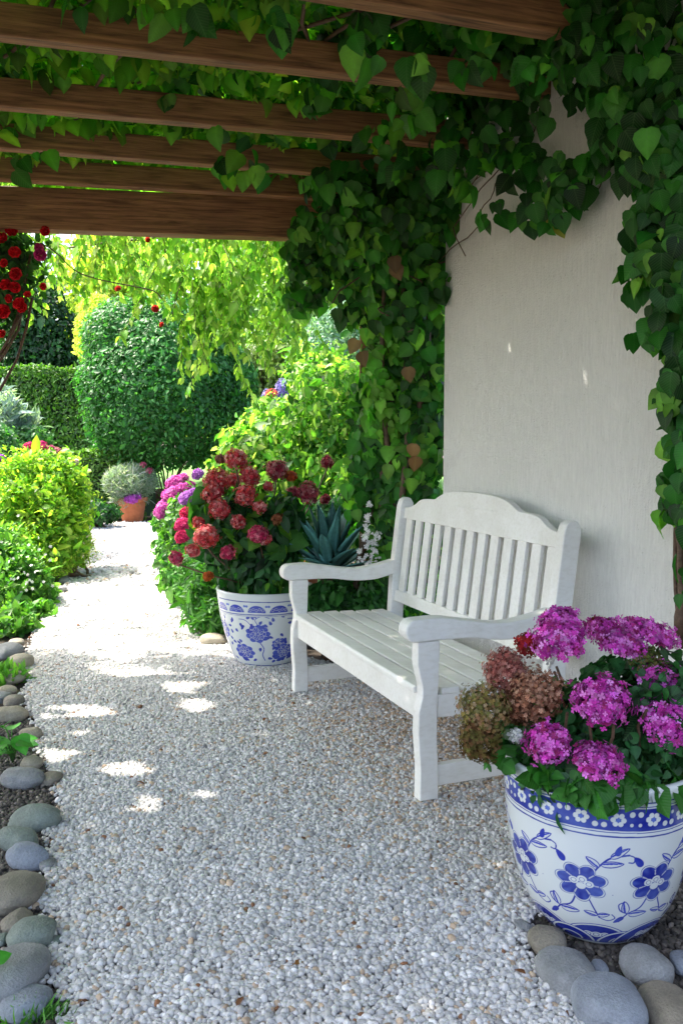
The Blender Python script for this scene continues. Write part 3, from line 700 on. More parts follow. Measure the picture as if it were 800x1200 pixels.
# small terracotta pot with paddle leaves, between the rear pot and the agave
tp = P(352, 666, 4.92); tpp = empty('potted_plant', (tp[0], 5.45, 0), 'round paddle-leaved plant in a tall narrow terracotta pot beside the agave', 'potted plant')
def lathe(prof, n=32):
    V = []; Fs = []
    for r, z in prof:
        for k in range(n): V.append((r*math.cos(2*PI*k/n), r*math.sin(2*PI*k/n), z))
    for i in range(len(prof)-1):
        for k in range(n): Fs.append((i*n+k, i*n+(k+1) % n, (i+1)*n+(k+1) % n, (i+1)*n+k))
    return V, Fs
q = P(352, 658, 5.45); tz = q[2]; tpp.location = (q[0], 5.45, 0)
me = rawmesh('pot', *lathe([(.08,0),(.10,tz*.5),(.115,tz-.05),(.13,tz-.045),(.132,tz),(.115,tz),(.11,tz-.06),(.001,tz-.06)]), True); link('pot', me, M['terracotta'], tpp)
pos = np.array([P(343,628,5.4), P(338,650,5.38), P(352,640,5.42), P(346,645,5.36), P(360,652,5.4)]); Np = len(pos)
scatter('foliage', HEART, pos+np.array([0,0,-.08]), np.array([[-.15,0,1],[-.4,-.2,.9],[.3,0,1],[.1,-.3,1],[.6,-.1,.6]]), np.array([[0,-1,.1]]*Np), np.array([.17,.14,.13,.13,.1]), pal(Np, [(.05,.22,.03)]), M['leaf'], tpp)

# agave ------------------------------------------------------------
ac = P(386, 655, 4.98); ag = empty('agave', (ac[0], ac[1], 0), 'blue-green agave rosette of pointed blades behind the bench arm', 'agave')
Vv = []; Ff = []; Cc = []
nb = 34
for k in range(nb):
    a = k*2.39996; f = k/nb; el = math.radians(14+ 68*f**.9); ln = .37-.05*abs(f-.5); wd = .040+.010*(1-f)
    base = ac + np.array([.03*math.cos(a), .03*math.sin(a), -.10+.10*f]); d = np.array([math.cos(a)*math.cos(el), math.sin(a)*math.cos(el), math.sin(el)])
    side = np.array([-math.sin(a), math.cos(a), 0]); nrm_ = np.cross(side, d)*-1; nrm_ = nrm_/np.linalg.norm(nrm_)
    if nrm_[2] < 0: nrm_ = -nrm_
    o = len(Vv); ns = 9; gcol = np.array([.075,.22,.20])*random.uniform(.7,1.4)
    for i in range(ns):
        t = i/(ns-1); hw_ = wd*(.55+1.1*t)*(1-t)**.55*1.15 if t < 1 else .0005
        hw_ = wd*(math.sin(PI*min(1, .22+.78*t))**.8 if t < .999 else 0.01)
        c_ = base+d*ln*t + nrm_*(-.05*t*t*(1-f)*1.4) ; th_ = .011*(1-t)+.0015
        for (sx, sz) in ((-1,.32*hw_),(-.5,.05*hw_),(0,-.02*hw_),(.5,.05*hw_),(1,.32*hw_)): Vv.append(c_+side*sx*hw_+nrm_*(sz)); Cc.append(gcol*(1.5 if abs(sx) == 1 else 1))
        Vv.append(c_-nrm_*th_); Cc.append(gcol*.9)
    for i in range(ns-1):
        r0, r1 = o+i*6, o+(i+1)*6
        for j in range(4): Ff.append((r0+j, r0+j+1, r1+j+1, r1+j))
        Ff += [(r0+4, r0+5, r1+5, r1+4), (r0+5, r0, r1, r1+5)]
Vv = np.array(Vv)-np.array(wloc(ag)); loops = np.array(Ff).ravel()
me = npmesh('rosette', Vv, loops, np.arange(len(Ff))*4, None, np.array(Cc), 'lc'); link('rosette', me, M['agave'], ag)
MB().tube([(ac[0], ac[1]+.02, 0), (ac[0]-.02, ac[1], ac[2]*.5), (ac[0], ac[1], ac[2]-.06)], [.05,.05,.055], 10).build('stem', M['bark'], ag, True)

# ------------------------------------------------------------------ edging stones
def stone_mesh(seed, sx, sy, sz, sub=4):
    import bmesh
    bm = bmesh.new(); bmesh.ops.create_icosphere(bm, subdivisions=sub, radius=1)
    v = np.array([x.co[:] for x in bm.verts]); r = np.random.default_rng(seed)
    p = 2.4; nrmp = (np.abs(v)**p).sum(1)**(1/p); v = v/nrmp[:, None]
    l = 1+.13*fbm3(v, 1.7, seed)+.03*fbm3(v, 4, seed+9)+.010*fbm3(v, 11, seed+3)
    for _ in range(4):
        n_ = unit(r.normal(size=(1, 3)))[0]; dd = v@n_; h_ = r.uniform(.72, .92); l = np.where(dd*l > h_, l*(1-.6*(1-h_/np.maximum(dd*l, 1e-6))), l)
    v = v*l[:, None]*np.array([sx, sy, sz])
    for x, c in zip(bm.verts, v): x.co = c
    me = bpy.data.meshes.new('stone'); bm.to_mesh(me); bm.free()
    me.polygons.foreach_set('use_smooth', np.ones(len(me.polygons), bool)); return me
def stone(i, cx, y0, y1, hwp, mat, label, grp, rot=0, hf=.62):
    """footprint seen from cx +- hwp, between picture rows y0 (top) and y1 (bottom)"""
    d = G(cx, y1)[1]; sx = hwp*d/1000; el = math.atan2(CH, d)
    vis = (y1-y0)/1000*math.hypot(d, CH)
    # visible height = 2*sqrt((sy sin el)^2+(sz cos el)^2); keep natural stone thickness
    sz = min(sx*hf, vis/2/math.sqrt((1.15*math.sin(el))**2+math.cos(el)**2)*1.0); sy = math.sqrt(max((vis/2)**2-(sz*math.cos(el))**2, (.4*sz)**2))/math.sin(el)
    sy = min(sy, sx*1.5); cen = G(cx, y1-(y1-y0)*.30)
    o = link('stone', stone_mesh(i*7+3, sx*1.05, sy, sz), M[mat]); o.location = (cen[0], cen[1], sz*.42)
    o.rotation_euler = (random.uniform(-.08,.08), random.uniform(-.08,.08), rot); return tag(o, label, 'stone', grp)
GL = 'edging stones along the left of the path'; GR = 'edging stones around the front pot'
for i, (cx, y0, y1, hw, mt, lb_) in enumerate([
    (33,1155,1193,27,'st_blue','speckled blue-grey stone, lowest in the left edging'),
    (20,1104,1168,37,'st_grey','big pale grey oval stone under a green leaf, lower left edging'),
    (38,1075,1112,28,'st_green','greenish wedge stone just behind the big pale grey oval one'),
    (64,1095,1110,8,'st_green','tiny green pebble at the right tip of the greenish wedge stone'),
    (20,1066,1092,18,'st_brown','small purplish grey stone left of the greenish wedge stone'),
    (2,1090,1108,9,'st_green','small dark stone cut by the left frame below the purplish grey stone'),
    (18,1018,1068,31,'st_brown','large brown-grey rounded stone in the middle of the left edging'),
    (33,990,1019,26,'st_blue','light bluish oval stone above the large brown-grey one'),
    (56,1003,1019,9,'st_grey','small pale stone touching the right end of the light bluish oval one'),
    (23,972,999,27,'st_green','flat grey-green oval stone below the dark wedge stone'),
    (43,945,977,29,'st_green','dark grey wedge-shaped stone where the mulch meets the path'),
    (28,900,926,27,'st_grey','angular grey stone at the top of the dark mulch'),
    (61,904,920,12,'st_brown','small rough brown-grey stone right of the angular grey stone'),
    (37,886,903,14,'st_tan','small tan stone just behind the angular grey stone'),
    (36,852,868,13,'st_tan','pale sunlit stone right of the leafy green seedling'),
    (12,826,847,21,'st_tan','broad flat tan stone directly behind the leafy seedling'),
    (16,814,829,12,'st_brown','small grey-tan stone above the broad flat tan one'),
    (2,806,826,10,'st_grey','grey stone at the frame edge above the broad flat tan one'),
    (9,803,818,12,'st_tan','buff stone between the green tuft and the broad flat tan one'),
    (17,782,801,14,'st_tan','rounded tan stone beside the small green tuft'),
    (24,766,785,16,'st_tan','ochre topped tan stone above the rounded tan one'),
    (10,752,773,15,'st_grey','light grey stone at the foot of the left shrub'),
    (19,746,760,9,'st_brown','dark little stone tucked right below the left shrub'),
    (70,686,697,9,'st_grey','pale stone beside the golden shrub base, nearer of two'),
    (77,676,685,7,'st_grey','pale stone beside the golden shrub base, farther of two')]):
    stone(i, cx, y0, y1, hw, mt, lb_, GL, random.uniform(-.3,.3))
for i, (cx, y0, y1, hw, mt, lb_, rt) in enumerate([
    (641,1087,1119,23,'st_brown','brownish round stone touching the front pot foot',0),
    (666,1112,1163,33,'st_grey','grey boulder below the front pot foot, left of the largest',.25),
    (701,1122,1143,10,'st_blue','small bluish stone pressed against the grey boulder',0),
    (713,1144,1206,43,'st_blue','largest smooth blue-grey stone at the bottom edge of the picture',-.1),
    (757,1111,1152,28,'st_grey','round grey stone standing alone right below the front pot',.1),
    (800,1102,1145,15,'st_blue','blue-grey stone cut off by the right edge of the frame',0),
    (790,1152,1212,37,'st_brown','brown-grey stone in the bottom right corner',.1),
    (613,1075,1092,8,'st_grey','little pale elongated stone left of the front pot foot',1.0)]):
    stone(i+60, cx, y0, y1, hw, mt, lb_, GR, rt)
s_ = stone(90, 250, 742, 757, 15, 'st_tan', 'flat pale stone at the left foot of the rear pot', 'loose stones beside the pots')
cp = G(812, 1028); cpo = empty('clay_pot', (cp[0]+.03, cp[1]+.02, 0), 'brown clay pot just inside the right edge behind the front pot', 'pot')
link('bowl', rawmesh('bowl', *lathe([(.05,0),(.075,.06),(.09,.13),(.10,.135),(.10,.16),(.088,.16),(.08,.10),(.001,.1)]), True), M['darkclay'], cpo)

# ------------------------------------------------------------------ vines
VL = [(.014,.12,.012), (.032,.20,.018), (.09,.34,.03), (.006,.045,.007), (.20,.46,.05)]
VW = [.26,.28,.22,.14,.10]
def hang_leaves(parent, name, clumps, size, cols=VL, weights=VW, mat=M['leaf'], face=(-.3,-1,.3), droop=1., T=HEART, jit=.45, shell=.35, lump=.25, filt=None, seed=3):
    Ps, Ds = [], []
    for i, (c, rad, N) in enumerate(clumps):
        rad = (rad, rad, rad) if not hasattr(rad, '__len__') else rad
        p, d = ball_sample(int(N), c, rad, shell, lump, 2.5, seed+i); Ps.append(p); Ds.append(d)
    p = np.concatenate(Ps); d = np.concatenate(Ds)
    if filt is not None: k = filt(p); p, d = p[k], d[k]
    N = len(p); nr = unit(unit(np.array(face, float)[None])*.9 + d*.6 + rng.normal(0, jit, (N, 3)))
    tip = unit(np.array([0,0,-droop]) + rng.normal(0, .45, (N, 3)))
    return scatter(name, T, p, tip, nr, size*np.clip(np.exp(rng.normal(-.06, .33, N)), .35, 1.35), pal(N, cols, weights, .28), mat, parent)
def frontwall(p):   # keep leaves on the path side of the wall or above it / past its end
    dd = (p[:, :2]-wallpt(0))@WN; tt = (p[:, :2]-wallpt(0))@WD
    return (dd < -.015) | (tt > 1.28) | (p[:, 2] > 3.25)
# column vine at the far end of the wall
cv = empty('climbing_vine', (.22, 4.95, 0), 'dense heart-leaved green vine climbing the post at the far end of the wall', 'vine')
Y0 = 4.75
cl = [(P(470,270,4.6), (.40,.28,.30), 480), (P(425,250,4.75), (.36,.25,.25), 300), (P(500,235,4.45), (.28,.2,.22), 260), (P(480,340,4.7), (.24,.25,.30), 320), (P(430,330,4.9), (.22,.2,.26), 150), (P(490,420,4.75), (.17,.22,.26), 290), (P(450,440,4.95), (.15,.2,.35), 150), (P(492,490,4.75), (.14,.2,.26), 250), (P(455,530,4.95), (.2,.2,.3), 300), (P(488,560,4.8), (.14,.18,.18), 160), (P(375,290,4.95), (.2,.15,.16), 160), (P(360,330,5.0), (.14,.1,.16), 80), (P(518,330,4.45), (.06,.08,.1), 30), (P(520,440,4.5), (.05,.08,.12), 20), (P(492,600,4.85), (.12,.12,.3), 160), (P(440,500,4.85), (.13,.12,.3), 200), (P(462,560,4.85), (.13,.12,.25), 260), (P(455,640,4.72), (.10,.06,.22), 170), (P(425,560,4.9), (.10,.1,.3), 90)]
hang_leaves(cv, 'foliage', [(c, r_, n_*1.35) for c, r_, n_ in cl], .074, filt=frontwall)
hang_leaves(cv, 'foliage', [(P(485,640,5.0), (.22,.16,.5), 900), (P(450,560,5.2), (.25,.2,.6), 900), (P(455,460,5.05), (.16,.2,.5), 420)], .05, T=OVATE, filt=frontwall, seed=20)
hang_leaves(cv, 'foliage', [(P(450,420,4.7), (.15,.1,.45), 240), (P(470,280,4.5), (.3,.15,.2), 110), (P(480,520,4.7), (.14,.1,.3), 90)], .072, cols=[(.10,.36,.03),(.2,.45,.05)], weights=None, filt=frontwall, seed=31)
sm = MB()
for k in range(7):
    sm.tube(wander((.15+random.uniform(-.06,.12), 4.9+random.uniform(-.08,.05), 0), P(440+k*14, 210, 4.6), 16, .06, 40+k), [.024-.001*i for i in range(16)], 7)
for k in range(12):
    a = P(random.uniform(430,500), random.uniform(230,400), 4.6); sm.tube(wander(a, a+np.array([random.uniform(-.3,.3), -.15, random.uniform(-.25,.1)]), 8, .03, 60+k), .004, 5)
sm.build('stem', M['bark'], cv, True)
# dead curled brown leaves in the column
pos = np.array([P(462,300,4.35), P(418,398,4.6), P(424,412,4.6), P(485,520,4.5), P(487,535,4.5), P(462,310,4.36), P(478,430,4.5)])
for q in pos: scatter('dead_leaf', HEART, q[None], np.array([[.1,0,-1.]])+rng.normal(0,.2,(1,3)), np.array([[-.3,-1,.2]])+rng.normal(0,.3,(1,3)), np.full(1, .085), pal(1, [(.22,.10,.04),(.3,.17,.08)]), M['soft'], cv)

# overhead vine on the rafters
ov = empty('overhead_vine', (.3, 3.6, 2.7), 'leafy green vine spreading over the pergola rafters', 'vine')
N = 78000
x = rng.uniform(-4.6, 1.5, N); y = rng.uniform(.5, 5.6, N); z = 2.86 + np.abs(rng.normal(0, .15, N)) + .04*np.sin(x*5)
p = np.stack([x, y, z], 1)
hx_ = x-SD[0]/SD[2]*z; hy_ = y-SD[1]/SD[2]*z
dens = .60 + .25*fbm3(p*np.array([1,1,0]), 2.2, 5) + .25*np.clip(x+.4, -1, 1)
dens = np.where((x > -3.3) & (y < 5.3), np.maximum(dens, .93), dens)  # foliage kept thick here to shade bench, wall and gravel
# openings cut in the canopy, placed to throw sun patches on the gravel
SH = np.array([SD[0]/SD[2], SD[1]/SD[2]])
hx = p[:, 0]-SH[0]*p[:, 2]; hy = p[:, 1]-SH[1]*p[:, 2]
op = np.zeros(N)
for (gx, gy, rx, ry) in [(85,873,50,22),(180,945,36,14),(295,900,16,20),(150,905,50,10),(75,940,26,10),(310,862,14,6),(190,782,90,26),(130,745,80,24),(270,755,70,20),(60,840,30,14),(230,825,30,12),(330,800,24,9),(120,830,34,14),(255,930,20,8)]:
    c = G(gx, gy); c1 = G(gx+rx, gy); c2 = G(gx, gy-ry)
    op = np.maximum(op, np.exp(-(((hx-c[0])/(c1[0]-c[0]))**2+((hy-c[1])/(c2[1]-c[1]))**2)**1.5))
op = op*np.clip(.55+1.0*fbm3(np.stack([hx, hy, hx*0], 1), 13., 8), 0, 1.3)
keep = (rng.random(N) < np.clip(dens, .3, 1)*(1-.995*(op > .30))) & frontwall(p)
p = p[keep]; N = len(p); print('canopy', N)
nr = unit(np.array([0,0,1.]) + rng.normal(0, .5, (N, 3))); tip = unit(rng.normal(0, 1, (N, 3))*np.array([1,1,.4])+np.array([0,0,-.35]))
sz_ = .078*np.clip(np.exp(rng.normal(0,.22,N)), .5, 1.35)
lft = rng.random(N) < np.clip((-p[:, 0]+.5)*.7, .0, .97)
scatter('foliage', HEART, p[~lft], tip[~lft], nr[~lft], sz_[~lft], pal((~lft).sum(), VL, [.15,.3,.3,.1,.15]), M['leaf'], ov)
scatter('foliage', HEART, p[lft], tip[lft], nr[lft], sz_[lft], pal(lft.sum(), [(.14,.40,.04),(.26,.50,.06),(.42,.58,.10),(.07,.26,.03)]), M['backlit'], ov)  # brighter, yellower leaf colours on the left stand in for backlight
# tips hanging between and below the rafters
cl = []; cb = []
r9 = np.random.default_rng(4)
for (x0, x1, y0, y1, z0, z1, n_, s_) in [(-2.2,.2,3.0,3.5,2.80,2.86,14,.08),(-2.2,.4,3.55,4.0,2.8,2.86,14,.08),(-2.0,.4,4.05,4.5,2.8,2.86,14,.08),(-1.0,1.0,2.5,2.9,2.84,2.92,10,.07),(.3,.8,3.0,4.2,2.78,2.9,14,.10)]:
    for k in range(n_): q = (r9.uniform(x0,x1), r9.uniform(y0,y1), r9.uniform(z0,z1)); (cl if q[0] > -.1 else cb).append((q, (s_,s_*.7,s_*.6), 10))
for (px, py, Y, r, n_) in [(215,18,2.75,.045,6),(325,25,2.72,.04,5),(180,3,2.8,.04,5),(90,0,2.8,.03,3),(430,45,2.75,.07,6),(490,70,2.8,.05,8),(260,150,3.5,.04,3),(290,190,3.9,.08,10),(260,195,4.2,.07,7),(370,115,3.2,.05,5),(560,75,2.9,.07,8),(630,75,2.8,.06,9),(20,192,4.0,.04,4),(50,185,4.0,.035,3),(480,125,3.3,.07,9),(530,190,3.7,.11,20),(455,165,3.9,.13,24),(410,205,4.3,.14,30),(375,215,4.4,.09,14)]:
    cl.append((P(px, py, Y), (r*1.1, r*.7, r), n_))
hang_leaves(ov, 'foliage', cl, .078, filt=frontwall, face=(-.1,-1,.1), seed=50)
hang_leaves(ov, 'foliage', cb, .078, cols=[(.12,.36,.04),(.22,.46,.06),(.05,.2,.02)], weights=None, mat=M['backlit'], filt=frontwall, face=(-.1,-1,.1), seed=150)  # left tips coloured brighter too, imitating light through the leaves
sm = MB()
for k in range(16):
    a = (random.uniform(-2.5,.9), random.uniform(1.6,3.2), 2.86); b_ = (random.uniform(-2.5,.6), random.uniform(3.8,5.0), 2.88); sm.tube(wander(a, b_, 14, .10, 80+k), .008, 6)
sm.build('stem', M['bark'], ov, True)

# vine on the near part of the wall, right of the bench
rv = empty('wall_vine', (*(wallpt(-.55)-WN*.08), 0), 'dark green heart-leaved vine hanging down the near right part of the wall', 'vine')
def W_(px, py, off=.06):  # point just in front of the wall plane
    a = (px-400)/F; b = (600-py)/F; d = np.array([a, CT+b*ST, -ST+b*CT])
    o2 = wallpt(0)-WN*off; t = (o2@WN)/(d[:2]@WN); p = d*t; p[2] += CH; return p
cl = []
for (px, py, rpx, n_) in [(710,25,70,120),(625,30,60,55),(760,60,80,190),(650,95,45,36),(575,90,45,34),(752,130,50,110),(790,150,60,120),(705,175,22,18),(655,200,20,14),(612,190,30,26),(590,140,34,30),(575,175,22,20),(630,235,24,20),(573,245,13,7),(664,215,24,26),(604,258,8,2),(650,250,12,7),(755,190,28,36),(780,230,40,80),(765,290,36,70),(790,340,36,70),(770,380,32,60),(795,430,34,60),(780,470,24,34),(792,520,20,28),(785,560,22,28),(783,590,20,22),(795,610,16,14),(735,330,14,9),(745,270,18,12),(714,395,6,1.9),(725,310,8,3),(770,515,8,3),(790,660,10,5),(796,700,8,4),(765,604,6,3),(520,205,26,30),(545,150,36,50)]:
    px = px + (16 if (py > 280 and px > 700) else 0); c = W_(px, py, .13); s_ = rpx*c[1]/1000; cl.append((c, (s_, .11, s_), n_*.95))
cl = [(c, r_, n_*1.3) for c, r_, n_ in cl]
hang_leaves(rv, 'foliage', cl, .066, filt=frontwall, face=(-.6,-.8,.25), jit=.4, droop=1.3, lump=.15, seed=70, weights=[.36,.26,.10,.24,.04])
pos = np.array([W_(760,265,.14), W_(745,310,.14), W_(654,262,.1), W_(646,255,.1), W_(752,262,.12)])
for q in pos: scatter('dead_leaf', HEART, q[None], np.array([[0,0,-1.]])+rng.normal(0,.2,(1,3)), np.array([[-.6,-.8,.2]]), np.full(1, .06), pal(1, [(.30,.30,.05),(.35,.25,.05)]), M['soft'], rv)
sm = MB()
for k in range(5):
    sm.tube(wander(W_(800+8*k, 760, .03), W_(770+10*k, 60, .05), 22, .02, 100+k), .008, 6)
sm.tube(wander(W_(797,745,.05), W_(792,600,.04), 8, .01, 5), [.022,.02,.016,.013,.012,.011,.010,.009], 8)
for (a, b_) in [((520,280),(592,190)),((510,262),(560,205)),((515,305),(560,265)),((560,262),(580,215)),((690,240),(720,170)),((735,325),(765,280)),((640,130),(600,200)),((540,225),(600,180)),((520,240),(545,300))]:
    sm.tube(wander(W_(*a, .02), W_(*b_, .04), 7, .012, a[0]), .0028, 5)
sm.build('stem', M['bark'], rv, True)

# ------------------------------------------------------------------ beds, shrubs and trees beyond
YG = [(.28,.42,.05), (.42,.52,.09), (.17,.36,.04), (.08,.24,.03)]
BG = [(.06,.22,.025), (.12,.32,.04), (.04,.14,.02), (.2,.4,.06)]
DG = [(.012,.06,.014), (.02,.10,.022), (.035,.14,.03), (.006,.035,.008)]
def shrub(name, label, cat, px, py_base, Y, clumps, size, cols, T=SMALL, mat=M['soft'], group=None, stem=True, kw={}, weights=None):
    b_ = P(px, 600, Y); o = empty(name, (b_[0], Y, 0), label, cat, group)
    cl = [(P(cx, cy, Yc), (rx*Yc/1000, dr, rz*Yc/1000), n_) for (cx, cy, Yc, rx, dr, rz, n_) in clumps]
    foliage(o, 'foliage', T, cl, size, cols, mat, weights=weights, **kw)
    if stem:
        s = MB()
        for i, (c, rad, n_) in enumerate(cl[:5]):
            for k in range(3):
                e = np.array(c)+np.array([random.uniform(-.4,.4)*rad[0], random.uniform(-.3,.3)*rad[1], random.uniform(.0,.5)*rad[2]])
                s.tube(wander((b_[0]+random.uniform(-.1,.1), Y+random.uniform(-.05,.05), 0), e, 8, .03, i*5+k), [.018,.016,.014,.012,.010,.008,.006,.004], 5)
        s.build('stem', M['bark'], o, True)
    return o
# topiary ball
tb = shrub('topiary_shrub', 'tall clipped dark green rounded shrub at the end of the path', 'shrub', 195, 570, 14.8, [(190,455,14.8,95,1.45,105,42000),(262,450,15.2,38,.8,50,6000),(150,400,14.6,50,.9,50,7000)], .062, [(.03,.16,.03),(.05,.22,.045),(.09,.28,.07),(.018,.09,.02)], OVATE, M['leaf'], kw=dict(shell=.80, lump=.085, jit=.5, sj=.35, droop=.3, zmin=-.9))
# hedges
def hedge(name, label, a, b_, dep, h, z0, N, size, cols, seedv):
    a = np.array(a, float); b_ = np.array(b_, float); d = b_-a; Ln = np.linalg.norm(d); d /= Ln; n_ = np.array([-d[1], d[0]])
    o = empty(name, ((a[0]+b_[0])/2, (a[1]+b_[1])/2, 0), label, 'hedge')
    t = rng.uniform(0, Ln, N); k = rng.random(N); sh = np.abs(rng.normal(0, .05, N))
    top_ = k < dep/(dep+h*1.5); u = rng.uniform(0, dep, N); zz = rng.uniform(z0, h, N)
    face = np.where(rng.random(N) < .75, 0, dep)
    U = np.where(top_, u, np.abs(face-sh)); Z = np.where(top_, h-sh, zz)
    w_ = .04*fbm3(np.stack([t, U, Z], 1), 4, seedv)
    p = np.stack([a[0]+d[0]*t+n_[0]*(U), a[1]+d[1]*t+n_[1]*(U), Z+w_], 1)
    nd = np.where(top_[:, None], np.array([[0,0,1.]]), np.where(face[:, None] == 0, -np.r_[n_, 0][None], np.r_[n_, 0][None]))
    p += nd*w_[:, None]
    nr = unit(nd + rng.normal(0, .55, (N, 3))); tip = unit(np.cross(nr, rdir(N))+np.array([0,0,.25]))
    scatter('foliage', OVATE, p, tip, nr, size*np.exp(rng.normal(0,.25,N)), pal(N, cols), M['soft'], o)
    s = MB()
    for k in range(int(Ln/.5)): q = a+d*(k+.5)*.5+n_*dep/2; s.tube(wander((q[0],q[1],0), (q[0]+.1,q[1],h*.8), 5, .05, k), .03, 6)
    # dark box under the leaves; interior shade put into its colour
    cc = (a+b_)/2+n_*dep/2; R = np.array([[d[0],n_[0],0],[d[1],n_[1],0],[0,0,1]]); s.box((cc[0],cc[1],(h+z0)/2-.06), (Ln/2-.1, dep/2-.12, (h-z0)/2-.1), R)
    s.build('stem', M['hedgecore'], o); return o
M['hedgecore'] = groundmat('dark_hedge_core', (.006,.014,.005), (.02,.05,.012), 8)
hedge('hedge', 'long clipped green hedge with a sunlit top, behind the left beds', (-9.5, 18.2), (-4.6, 17.0), 1.4, 2.75, 0, 26000, .075, [(.05,.16,.02),(.09,.24,.03),(.14,.30,.03),(.03,.10,.02)], 1)
hedge('hedge', 'low clipped hedge between the golden shrub and the orange pot', (-6.0, 14.6), (-3.2, 13.9), .7, 1.15, 0, 9000, .055, [(.08,.20,.02),(.05,.15,.02),(.12,.26,.03)], 2)
# golden shrub and its neighbours on the left
shrub('golden_shrub', 'rounded golden yellow-green shrub left of the path', 'shrub', 60, 660, 8.3, [(62,590,8.3,40,.45,52,5200),(30,600,8.1,36,.4,52,4200),(84,570,8.6,16,.25,34,1500),(44,552,8.4,38,.35,26,2400),(14,575,8.2,30,.3,40,1800),(20,650,7.7,30,.3,26,1400),(66,640,8.0,34,.35,30,2600),(50,655,7.8,30,.3,22,1500),(78,605,8.2,22,.3,20,900),(44,635,7.9,26,.3,22,1100),(70,550,8.4,14,.2,14,500)], .042, YG, OVATE, M['backlit'], kw=dict(shell=.4, lump=.5, jit=.9, droop=-.3, sj=.45), weights=[.3,.12,.33,.25])
shrub('yellow_shrub', 'pale yellow sunlit shrub squeezed between the conifer-like tree and the rounded shrub', 'shrub', 110, 450, 16.6, [(113,388,16.6,24,.5,46,4200)], .06, [(.42,.5,.10),(.55,.58,.2),(.3,.42,.06)], OVATE, M['backlit'])
shrub('green_shrub', 'loose fresh green shrub with tiny white flowers in the near left bed', 'shrub', 22, 745, 6.7, [(14,690,6.7,38,.35,48,5600),(2,660,6.8,26,.3,44,2800),(42,695,6.7,20,.22,30,1900),(26,728,6.3,28,.22,22,2000),(2,738,6.2,22,.2,18,1000),(10,735,5.75,30,.15,14,1500),(30,736,5.85,14,.12,8,500),(46,722,6.3,16,.15,14,800)], .038, BG, OVATE, kw=dict(shell=.35, lump=.42, jit=.9, droop=-.4, sj=.45))
gs = [o for o in bpy.data.objects if o.name.startswith('green_shrub')][0]
for _ in range(45): scatter('flower', FLORET5, P(random.gauss(25,17), random.gauss(670,24), 6.35)[None], rdir(1), np.array([[0,-1,.6]])+rng.normal(0,.4,(1,3)), np.full(1,.013), pal(1, [(.75,.78,.72)]), M['petal'], gs)
shrub('low_shrub', 'low feathery lime shrub spilling onto the path below the golden shrub', 'shrub', 95, 665, 8.1, [(98,645,8.1,20,.22,22,1600),(82,655,7.9,18,.2,16,800),(70,668,7.7,12,.15,10,500)], .032, YG, NEEDLE, M['backlit'], kw=dict(shell=.3, jit=.9, droop=-.8))
shrub('ground_cover_plant', 'deep green low leafy plant between the golden shrub and the orange pot', 'plant', 118, 605, 12.6, [(115,600,12.6,24,.3,12,1500),(108,592,12.9,14,.3,9,700)], .06, DG, OVATE, kw=dict(shell=.3))
shrub('silver_plant', 'spiky silver-blue plant above the golden shrub at the left edge', 'plant', 12, 560, 9.6, [(8,495,9.6,22,.3,30,900),(28,500,9.8,18,.2,14,300),(0,470,9.7,14,.2,16,300)], .11, [(.20,.30,.28),(.30,.40,.38),(.12,.22,.18)], LANCE, kw=dict(shell=.2, droop=-.9, jit=.6))
shrub('leafy_shrub', 'dark green leafy shrub below the silver-blue plant', 'shrub', 10, 600, 9.2, [(18,545,9.2,30,.35,28,2600),(35,515,9.6,26,.3,18,1400),(0,530,9.0,24,.3,34,1800)], .05, [(.03,.13,.03),(.06,.2,.05),(.1,.25,.08)], OVATE)
fl = empty('flowering_plant', (P(35,600,8.9)[0], 8.9, 0), 'pink flower heads rising over the golden shrub', 'flowering plant')
s = MB()
for (px, py, r, cs) in [(34,524,5.5,[(.65,.03,.16),(.5,.02,.1)]),(48,523,6.5,[(.68,.08,.28),(.6,.03,.2)]),(42,529,4,[(.6,.03,.2)]),(66,530,6,[(.35,.08,.12),(.5,.2,.25)]),(87,542,5,[(.7,.55,.6)]),(2,537,4.5,[(.45,.12,.6)]),(60,526,4,[(.5,.1,.2)])]:
    c = P(px, py, 8.5); dome_head(fl, c, r*.0085, (0,-.5,.7), 80, .014, cs, .8, T=FLORET5); s.tube(wander((c[0]+.05, 8.8, 0), c, 7, .03, int(px)), .006, 5)
s.build('stem', M['bark'], fl, True)
# terracotta pot with lavender
tl = G(152, 612); tlo = empty('potted_plant', (tl[0], tl[1]+.2, 0), 'silvery lavender mound in an orange terracotta pot at the path end', 'potted plant')
Yt = tl[1]+.2
link('pot', rawmesh('pot', *lathe([(.155,0),(.165,.02),(.215,.30),(.218,.31),(.242,.315),(.245,.39),(.225,.39),(.215,.33),(.001,.33)], 40), True), M['terracotta'], tlo)
foliage(tlo, 'foliage', NEEDLE, [(P(152,566,Yt), (.42,.38,.27), 6500), (P(152,585,Yt), (.30,.28,.12), 1200)], .085, [(.20,.30,.20),(.30,.38,.30),(.12,.22,.13),(.38,.40,.42)], M['soft'], droop=-.6, shell=.55, lump=.06, jit=.5)
dome_head(tlo, P(156,583,Yt-.25), .12, (0,-.5,.6), 80, .026, [(.38,.05,.42),(.55,.12,.55)], .42)
for (px, py) in [(168,545),(175,552)]: dome_head(tlo, P(px, py, Yt-.2), .05, (0,-.5,.7), 22, .02, [(.35,.06,.12)], .8)
dk = G(179, 606); dko = empty('clay_pot', (dk[0]+.02, dk[1]+.35, 0), 'dark brown clay pot standing right of the orange pot', 'pot')
link('bowl', rawmesh('bowl', *lathe([(.15,0),(.17,.03),(.22,.36),(.24,.37),(.24,.45),(.21,.45),(.2,.38),(.001,.38)], 36), True), M['darkclay'], dko)
